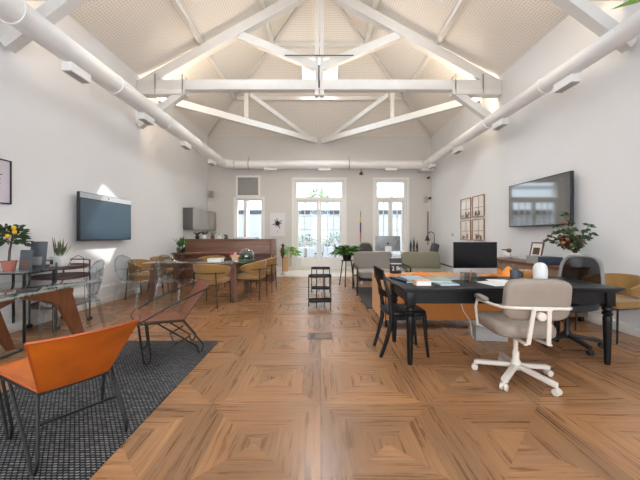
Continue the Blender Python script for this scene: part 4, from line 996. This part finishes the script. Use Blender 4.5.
MB().box((0, 0, 0.2435), (0.162, 0.102, 0.006)).box((0, 0, 0.155), (0.162, 0.102, 0.018)).build('band', M['alu'], t, smooth=False)
fc = bpy.data.curves.new('characters', 'FONT'); fc.body = '2 8t'; fc.size = 0.09; fc.extrude = 0.001; fc.align_x = 'CENTER'
fo = bpy.data.objects.new('tmp', fc); C.objects.link(fo)
dg = bpy.context.evaluated_depsgraph_get(); dg.update(); me = bpy.data.meshes.new_from_object(fo.evaluated_get(dg)); bpy.data.objects.remove(fo)
me.materials.clear(); me.materials.append(M['white']); o = bpy.data.objects.new('characters', me); C.objects.link(o); o.parent = t; o.location = (0, -0.052, 0.05); o.rotation_euler = (PI/2, 0, 0)

# ------------------------------------------------------------------ things on the desks
def book(label, loc, rz, w, d, th, cm, name='book', group='books on the black desk'):
    t = thing(name, label, 'book', loc, rz, group)
    MB().box((0.004, 0, th/2), (w-0.012, d-0.012, max(th-0.006, 0.003))).build('pages', M['paper'], t, smooth=False)
    MB().box((0, 0, th-0.0015), (w, d, 0.003)).box((0, 0, 0.0015), (w, d, 0.003)).box((-w/2+0.0015, 0, th/2), (0.003, d, th)).build('cover', cm, t, smooth=False)
    return t
Z = 0.7605
book('large dark navy book lying at the left end of the black desk', (0.99, 3.26, Z), 0.25, 0.28, 0.36, 0.022, M['navy'])
book('pale blue magazine on top of the navy book', (1.03, 3.24, Z+0.0225), 0.05, 0.24, 0.30, 0.012, M['paleblue'])
book('pale green book lying right of the navy book', (1.30, 3.24, Z), -0.15, 0.22, 0.28, 0.022, M['palegreen'])
book('thick small peach coloured book at the front left of the black desk', (1.03, 2.96, Z), 0.0, 0.155, 0.11, 0.050, M['peach'])
book('pale grey magazine at the back of the black desk near the orange cloth', (1.55, 3.40, Z), 0.2, 0.28, 0.22, 0.012, M['greycover'])
book('pale patterned brochure lying alone near the front middle of the black desk', (1.29, 2.98, Z), 0.1, 0.20, 0.13, 0.014, M['paleblue'])
def cloth(label, loc, sx, sy, h, m, seed, name='cloth'):
    rr = random.Random(seed); ph = [rr.uniform(0, 6) for _ in range(6)]
    f = lambda u, v: ((u-.5)*sx*(1+0.1*math.sin(5*v+ph[0])), (v-.5)*sy*(1+0.12*math.sin(4*u+ph[1])), 0.008+h*(0.5+0.5*math.sin(7*u+ph[2]+2*v))*(0.5+0.5*math.sin(6*v+ph[3]-3*u))*min(1, 6*u*(1-u)*4)*min(1, 4*v*(1-v)*3))
    return tag(MB().sheet(f, 22, 16, 0.005).build(name, m, None, loc), label, 'cloth')
cloth('orange and red patterned scarf heaped on the left of the orange desk', (1.34, 4.20, 0.6605), 0.62, 0.34, 0.07, M['redcloth'], 4, 'scarf')
cloth('crumpled orange cloth on the right of the orange desk beside the computer', (2.70, 4.24, 0.6605), 0.34, 0.36, 0.13, M['orangecloth'], 9)
t = thing('pen_box', 'clear grey pen box with an orange pencil on the black desk', 'pen holder', (1.60, 3.16, Z))
b = MB().box((0, 0, 0.004), (0.13, 0.10, 0.008)); b.box((0, -0.048, 0.05), (0.13, 0.005, 0.1)).box((0, 0.048, 0.05), (0.13, 0.005, 0.1)).box((-0.063, 0, 0.05), (0.005, 0.09, 0.1)).box((0.063, 0, 0.05), (0.005, 0.09, 0.1)); b.build('box', glass('smoked_acrylic', (0.76, 0.78, 0.79, 1), 0.3, 0.03, 0.05), t, smooth=False)
MB().tube([(0.02, 0, 0.009), (0.04, 0.02, 0.13)], 0.006, 6).build('pencil', M['orangecloth'], t)
for i, (x, y, rz) in enumerate(((1.80, 3.05, 0.2), (1.95, 3.16, -0.2), (2.06, 3.04, 0.5))):
    tag(MB().box((0, 0, 0.001), (0.21, 0.297, 0.002)).build('paper_sheet', M['paper'], None, (x, y, Z+0.0022*i), rz, False), ('white paper sheet beside the pen box', 'white paper sheet between the other two on the desk', 'white paper sheet nearest the swivel chair')[i], 'paper', 'loose papers on the black desk')
t = thing('mug', 'dark grey mug on the black desk left of the white dome lamp', 'mug', (2.24, 3.36, Z))
MB().lathe([(0, 0), (0.05, 0), (0.053, 0.10), (0.046, 0.10), (0.044, 0.01), (0, 0.01)], n=20).build('cup', M['slate'], t); MB().tube([(0.05, 0, 0.08), (0.085, 0, 0.07), (0.085, 0, 0.035), (0.05, 0, 0.02)], 0.007, 6).build('handle', M['slate'], t)
t = thing('wooden_block', 'small orange wooden block on the black desk beside the white dome lamp', 'box', (2.39, 3.40, Z))
MB().box((0, 0, 0.045), (0.11, 0.09, 0.09), bev=0.004).build('body', M['orangetop'], t); MB().box((0, 0, 0.094), (0.114, 0.094, 0.008)).build('lid', M['tan'], t)
t = thing('dome_lamp', 'white domed table lamp with pale wood base on the black desk', 'lamp', (2.36, 3.14, Z))
MB().lathe([(0, 0), (0.06, 0), (0.064, 0.02), (0.06, 0.03), (0, 0.03)], n=24).build('base', M['tan'], t); MB().lathe([(0.0, 0.031), (0.066, 0.031), (0.067, 0.13), (0.06, 0.17), (0.045, 0.195), (0.02, 0.208), (0, 0.21)], n=24).build('dome', M['white'], t)  # domed speaker on a wood base, gives no light
t = thing('keyboard', 'slim pale keyboard lying on the orange desk in front of the computer', 'keyboard', (1.98, 4.0-0.02, 0.6605))
MB().box((0, 0, 0.005), (0.42, 0.115, 0.01), bev=0.003).build('body', M['alu'], t)
b = MB()
for i in range(14):
    for j in range(4): b.box((-0.19+i*0.029, -0.038+j*0.026, 0.0115), (0.024, 0.021, 0.003))
b.build('keys', M['white'], t, smooth=False)

# ------------------------------------------------------------------ sideboard on right wall
t = thing('sideboard', 'grey brown wooden sideboard with sliding doors along the right wall', 'sideboard', (3.68, 5.18, 0))
MB().box((0.0, 0, 0.42), (0.38, 1.9, 0.68), bev=0.004).build('body', M['greywood'], t); MB().box((-0.005, 0, 0.78), (0.42, 1.94, 0.035), bev=0.004).build('top', M['walnut'], t)
for k in range(4): MB().box((-0.196, -0.70+0.466*k, 0.42), (0.014, 0.44, 0.62), bev=0.003).build('door', M['greywood'], t)
for sx in (-1, 1):
    for sy in (-1, 1): MB().box((sx*0.15, sy*0.88, 0.04), (0.05, 0.05, 0.08)).build('foot', M['black'], t, smooth=False)
ZS = 0.798
t = thing('photo_frame', 'brown framed photograph leaning on the wall above the sideboard', 'picture', (3.70, 5.06, ZS), -PI/2)
b = MB(); frame_rect(b, -0.14, 0.14, 0, 0.34, 0.02, 0, 0.018); bmesh.ops.rotate(b.bm, cent=(0, 0, 0), matrix=RX(-0.2), verts=b.bm.verts[:]); bmesh.ops.translate(b.bm, vec=(0, 0, 0.004), verts=b.bm.verts[:]); b.build('frame', M['walnut'], t, smooth=False)
MB().box((0, 0.036, 0.170), (0.24, 0.006, 0.30), RX(-0.2)).build('print', M['paper'], t, smooth=False); MB().box((0, 0.034, 0.185), (0.15, 0.006, 0.12), RX(-0.2)).build('photo', M['bark'], t, smooth=False)
t = thing('book_box', 'grey and navy storage box lying on the sideboard below the television', 'box', (3.60, 4.70, ZS), 0.05)
MB().box((0, 0.11, 0.06), (0.25, 0.24, 0.12), bev=0.004).build('box', M['greycover'], t); MB().box((0, -0.11, 0.06), (0.25, 0.19, 0.12), bev=0.004).build('spine', M['navy'], t)
t = thing('small_ornament', 'small white and brown ornament at the far end of the sideboard', 'ornament', (3.68, 5.75, ZS))
MB().blob((0, 0, 0.07), (0.12, 0.14, 0.14), 2.3).build('body', M['white'], t); MB().blob((0, -0.04, 0.16), (0.09, 0.08, 0.08), 2.3).build('head', M['walnut'], t); MB().box((0, 0.05, 0.17), (0.10, 0.12, 0.02)).build('brim', M['bark'], t)
tag(MB().tube([(0, 0, 0.004), (0.02, -0.05, 0.06), (0.03, -0.15, 0.05), (0.0, -0.25, 0.004), (0.02, -0.32, 0.004)], 0.004, 6).build('cable', M['greycover'], None, (3.66, 5.62, ZS)), 'thin grey cable lying on the sideboard beside the ornament', 'cable')
t = thing('fruit_branches', 'vase of leafy branches with red orange fruit on the near end of the sideboard', 'plant', (3.74, 4.28, ZS))
MB().lathe([(0, 0), (0.06, 0), (0.085, 0.08), (0.06, 0.17), (0.045, 0.2), (0.035, 0.2), (0, 0.18)], n=18).build('vase', M['white'], t)
rr = random.Random(14); bl = MB(); bb = MB(); fr_ = []
for tip in ((-0.02, 0.34, 0.50), (-0.10, 0.10, 0.78), (-0.14, -0.05, 0.52), (-0.05, -0.30, 0.48), (-0.2, 0.22, 0.44), (0.05, -0.15, 0.60), (-0.1, 0.42, 0.38), (-0.16, -0.22, 0.38), (-0.02, 0.05, 0.62), (-0.1, 0.25, 0.60)):
    p0 = Vector((0, 0, 0.17)); p3 = Vector(tip); p1 = p0+Vector((tip[0]*.3, tip[1]*.2, tip[2]*.4))
    pts = [p0.lerp(p1, k/5).lerp(p1.lerp(p3, k/5), k/5) for k in range(6)]
    bb.tube(pts, [0.008, 0.007, 0.006, 0.005, 0.004, 0.003], 6)
    for k in range(2, 6):
        for _ in range(12):
            a = rr.uniform(0, 2*PI); bl.leaf(pts[k]+Vector((rr.uniform(-.02, .02),)*3), (math.cos(a), math.sin(a), rr.uniform(-.5, .7)), rr.uniform(.05, .09), 0.034)
    fr_ += [pts[4]+Vector((-.02, rr.uniform(-.04, .04), -.02)), pts[3]+Vector((-.03, rr.uniform(-.05, .05), 0))]
bb.build('branches', M['bark'], t); bl.build('foliage', M['leafdark'], t, smooth=False)
for p in fr_[1::2][:9]+fr_[:3]: MB().blob(p, (0.052, 0.052, 0.05), 2.1, nu=10, nv=8).build('fruit', M['fruit'], t)

# ------------------------------------------------------------------ back right corner
t = thing('white_sideboard', 'low white sideboard against the back wall in the right corner', 'sideboard', (3.22, 10.26, 0))
MB().box((0, 0, 0.35), (0.75, 0.4, 0.62), bev=0.004).build('body', M['white'], t); MB().box((0, 0, 0.67), (0.78, 0.42, 0.025), bev=0.003).build('top', M['white'], t)
for s in (-1, 1): MB().box((s*0.187, -0.207, 0.35), (0.365, 0.012, 0.58)).build('door', M['trimwhite'], t, smooth=False)
for i, (x, h) in enumerate(((3.16, 0.42), (3.27, 0.50), (3.38, 0.38))):
    t = thing('candlestick', 'slim black candlestick on the white sideboard, %s of the three' % ('leftmost', 'middle', 'rightmost')[i], 'candlestick', (x, 10.2, 0.683), 0, 'black candlesticks on the white sideboard')
    MB().lathe([(0, 0), (0.045, 0), (0.045, 0.02), (0.02, 0.05), (0.035, h*0.4), (0.025, h*0.7), (0.012, h*0.8), (0.0, h*0.8)], n=14).build('stick', M['black'], t); MB().tube([(0, 0, h*0.8), (0, 0, h)], 0.010, 8).build('candle', M['black'], t)
t = thing('lounge_chair', 'black leather lounge chair in the back right corner under the arc lamp', 'chair', (3.34, 9.35, 0), PI*0.95)
MB().blob((0.02, 0, 0.50), (0.6, 0.62, 0.18), 5).build('seat', M['blackleather'], t); MB().blob((-0.28, 0, 0.75), (0.16, 0.62, 0.5), 5, RY(-0.25)).build('backrest', M['blackleather'], t)
for s in (-1, 1): MB().blob((0.0, s*0.33, 0.64), (0.55, 0.1, 0.14), 4).build('armrest', M['blackleather'], t)
for sx in (-1, 1):
    for sy in (-1, 1): MB().tube([(sx*0.22, sy*0.24, 0.44), (sx*0.27, sy*0.28, 0)], 0.016, 8).build('leg', M['black'], t)
t = thing('floor_lamp', 'black arc floor lamp with cone shade in the back right corner', 'lamp', (3.86, 9.9, 0))
MB().lathe([(0, 0), (0.11, 0), (0.11, 0.02), (0, 0.025)], n=20).build('base', M['bulbdark'], t)
MB().tube([(0, 0, 0.02), (0, 0, 1.25)]+[(-0.11+0.11*math.cos(a), 0, 1.25+0.11*math.sin(a)) for a in (0.4, 0.8, 1.2, 1.57, 2.0, 2.5, 3.0)], 0.013, 8).build('pole', M['bulbdark'], t)
MB().lathe([(0.02, 0.18), (0.035, 0.14), (0.09, 0.0), (0.084, 0.0), (0.03, 0.13), (0, 0.14)], (-0.23, 0, 1.06), 18).build('shade', M['bulbdark'], t)

# ------------------------------------------------------------------ hanging plant near the camera (leaf tip at top right)
t = thing('hanging_plant', 'green strap leaf plant hanging at the top right corner of the photo', 'plant', (3.12, 2.2, 3.03))
MB().lathe([(0, 0), (0.10, 0), (0.14, 0.2), (0.125, 0.2), (0, 0.18)], n=18).build('pot', M['white'], t)
for a in (0.3, 2.4, 4.5): MB().tube([(0.13*math.cos(a), 0.13*math.sin(a), 0.19), (0, 0, 2.2)], 0.004, 5).build('cord', M['bark'], t)
b = MB(); rr = random.Random(6)
b.leaf((-0.08, 0.05, 0.20), (-1, 0.1, -0.12), 0.74, 0.17, 0.12, 0.15)
for i in range(14):
    a = rr.uniform(-2.2, 2.2); b.leaf((0.05*math.cos(a), 0.05*math.sin(a), 0.18), (math.cos(a)*.7, math.sin(a)*.7, 0.5), rr.uniform(.25, .4), 0.06, 0.7)
b.build('foliage', M['leaflight'], t, smooth=False)

# ------------------------------------------------------------------ outside the back wall
struct(MB().box((0, 16.0, -0.08), (24, 10.4, 0.1)).build('ground', M['patio'], smooth=False))
struct(MB().box((0, 17.0, 1.35), (22, 0.25, 2.7)).build('wall_patio', M['extwall'], smooth=False))
struct(MB().box((0, 16.86, 2.55), (22, 0.05, 0.22)).build('trim_20', M['extdark'], smooth=False))
def tree(label, loc, r, n, seed, m, tr=1.0):
    t = thing('garden_tree', label, 'tree', loc, 0, 'greenery outside the glazed doors'); rr = random.Random(seed)
    MB().tube([(0, 0, 0), (0.03, 0, tr*0.6), (0, 0.02, tr+r*0.5)], [0.06, 0.05, 0.03], 8).build('trunk', M['bark'], t)
    b = MB(); foliage(b, (0, 0, tr+r*0.6), (r, r, r*0.9), n, r*0.24, r*0.12, rr); b.build('crown', m, t, smooth=False)
tree('pale green tree showing above the patio wall through the door transom', (-0.2, 18.8, -0.03), 0.75, 420, 41, M['leafpale'], 3.1)
tree('green shrub on the patio behind the left door leaf', (-0.75, 14.2, -0.03), 0.55, 160, 42, M['leaf'], 0.5)
tree('green shrub on the patio behind the right door leaf', (0.75, 14.8, -0.03), 0.6, 160, 43, M['leaf'], 0.5)
def patio_table(label, loc):
    t = thing('patio_table', label, 'table', loc, 0, 'patio tables')
    MB().lathe([(0, 0.70), (0.36, 0.70), (0.36, 0.725), (0, 0.73)], n=24).build('top', M['white'], t); MB().tube([(0, 0, 0), (0, 0, 0.70)], 0.03, 10).lathe([(0, 0), (0.24, 0), (0.24, 0.02), (0, 0.03)], n=20).build('pedestal', M['extgrey'], t)
    return t
p = patio_table('round white patio table beyond the left door leaf', (-0.62, 13.0, -0.03)); dup(p, (0.7, 13.1, -0.03), 0, 'round white patio table beyond the right door leaf')
def patio_chair(label, loc, rz):
    t = thing('patio_chair', label, 'chair', loc, rz, 'patio chairs')
    MB().box((0, 0, 0.45), (0.4, 0.4, 0.03), bev=0.01).build('seat', M['extdark'], t); MB().box((-0.19, 0, 0.68), (0.025, 0.38, 0.36), bev=0.01).build('backrest', M['extdark'], t)
    for sx in (-1, 1):
        for sy in (-1, 1): MB().tube([(sx*0.17, sy*0.17, 0), (sx*0.17, sy*0.17, 0.5 if sx < 0 else 0.44)], 0.012, 8).build('leg', M['darksteel'], t)
    return t
p = patio_chair('grey patio chair left of the patio table beyond the left door leaf', (-1.25, 13.0, -0.03), 0)
dup(p, (-0.05, 13.2, -0.03), PI, 'grey patio chair between the two patio tables beyond the doors'); dup(p, (1.35, 13.2, -0.03), PI, 'grey patio chair right of the patio table beyond the right door leaf')
t = thing('awning', 'orange awning on the patio seen only as a reflection in the large television', 'awning', (-7.5, 14.0, 3.2))
MB().prism([(-2.0, -1.5, 0.0), (2.5, -1.5, 0.0), (2.5, 1.5, 0.9), (-2.0, 1.5, 0.9)], (0, 0, 0.03)).build('canopy', M['awning'], t, smooth=False)
for x in (-1.9, 2.4): MB().tube([(x, -1.4, -3.2), (x, -1.4, 0.0)], 0.03, 8).build('post', M['extgrey'], t)
# pergola frame added outside to cut the sun at the doors
t = thing('pergola', 'white slatted pergola over the patio outside the doors', 'pergola', (0, 12.4, 0))
for x in (-3.4, 3.4): MB().box((x, 1.5, 1.7), (0.1, 0.1, 3.46)).build('post', M['extwall'], t, smooth=False)
MB().box((0, 1.5, 3.5), (7.2, 0.1, 0.16)).build('beam', M['extwall'], t, smooth=False)

# ------------------------------------------------------------------ light
def area(name, loc, target, sx, sy, power, col=(1, 1, 1)):
    l = bpy.data.lights.new(name, 'AREA'); l.shape = 'RECTANGLE'; l.size = sx; l.size_y = sy; l.energy = power; l.color = col
    o = bpy.data.objects.new(name, l); C.objects.link(o); o.location = loc
    o.rotation_euler = (Vector(target)-Vector(loc)).to_track_quat('-Z', 'Y').to_euler(); return o
for i, h in enumerate(fw):  # fill lamps added at the invented front windows
    area('window_light', ((h[0]+h[1])/2, YF+0.02, 2.1), ((h[0]+h[1])/2*0.8, 5, 3.2), h[1]-h[0]-0.2, 2.8, 92, (0.87, 0.93, 1.0))
for a, b in side_sky:
    for f, s in ((fl, 1), (fr, -1)):
        p = Vector(f((a+b)/2, 2.06))+Vector((0, 0, 0.16)); area('skylight_light', p, p+Vector((s*0.5, 0, -0.9)), 1.1, 0.9, 125, (0.86, 0.93, 1.0))
p = Vector(fb(0, 1.96))+Vector((0, 0, 0.25)); area('skylight_light', p, p+Vector((0, -0.55, -0.9)), 1.0, 1.0, 130, (0.88, 0.94, 1.0))
sun = bpy.data.lights.new('sun', 'SUN'); so = bpy.data.objects.new('sun', sun); C.objects.link(so)
sun.energy = 6.0; sun.angle = math.radians(0.6); sun.color = (1.0, 0.95, 0.88)
so.rotation_euler = Vector((-4.0, -3.02, -4.45)).to_track_quat('-Z', 'Y').to_euler()
w = bpy.data.worlds.new('world'); S.world = w; w.use_nodes = True; nt_ = w.node_tree; nt_.nodes.clear()
bg = nt_.nodes.new('ShaderNodeBackground'); bg.inputs[0].default_value = (0.86, 0.93, 1.0, 1); bg.inputs[1].default_value = 3.6
wo = nt_.nodes.new('ShaderNodeOutputWorld'); nt_.links.new(bg.outputs[0], wo.inputs[0])

S.view_settings.view_transform = 'Standard'; S.view_settings.look = 'None'; S.view_settings.gamma = 1; S.view_settings.use_curve_mapping = False
S.view_settings.exposure = -0.22
S.cycles.use_denoising = True; S.cycles.max_bounces = 10; S.cycles.transparent_max_bounces = 24; S.cycles.diffuse_bounces = 5
S.cycles.sample_clamp_indirect = 6; S.cycles.caustics_reflective = False; S.cycles.caustics_refractive = False
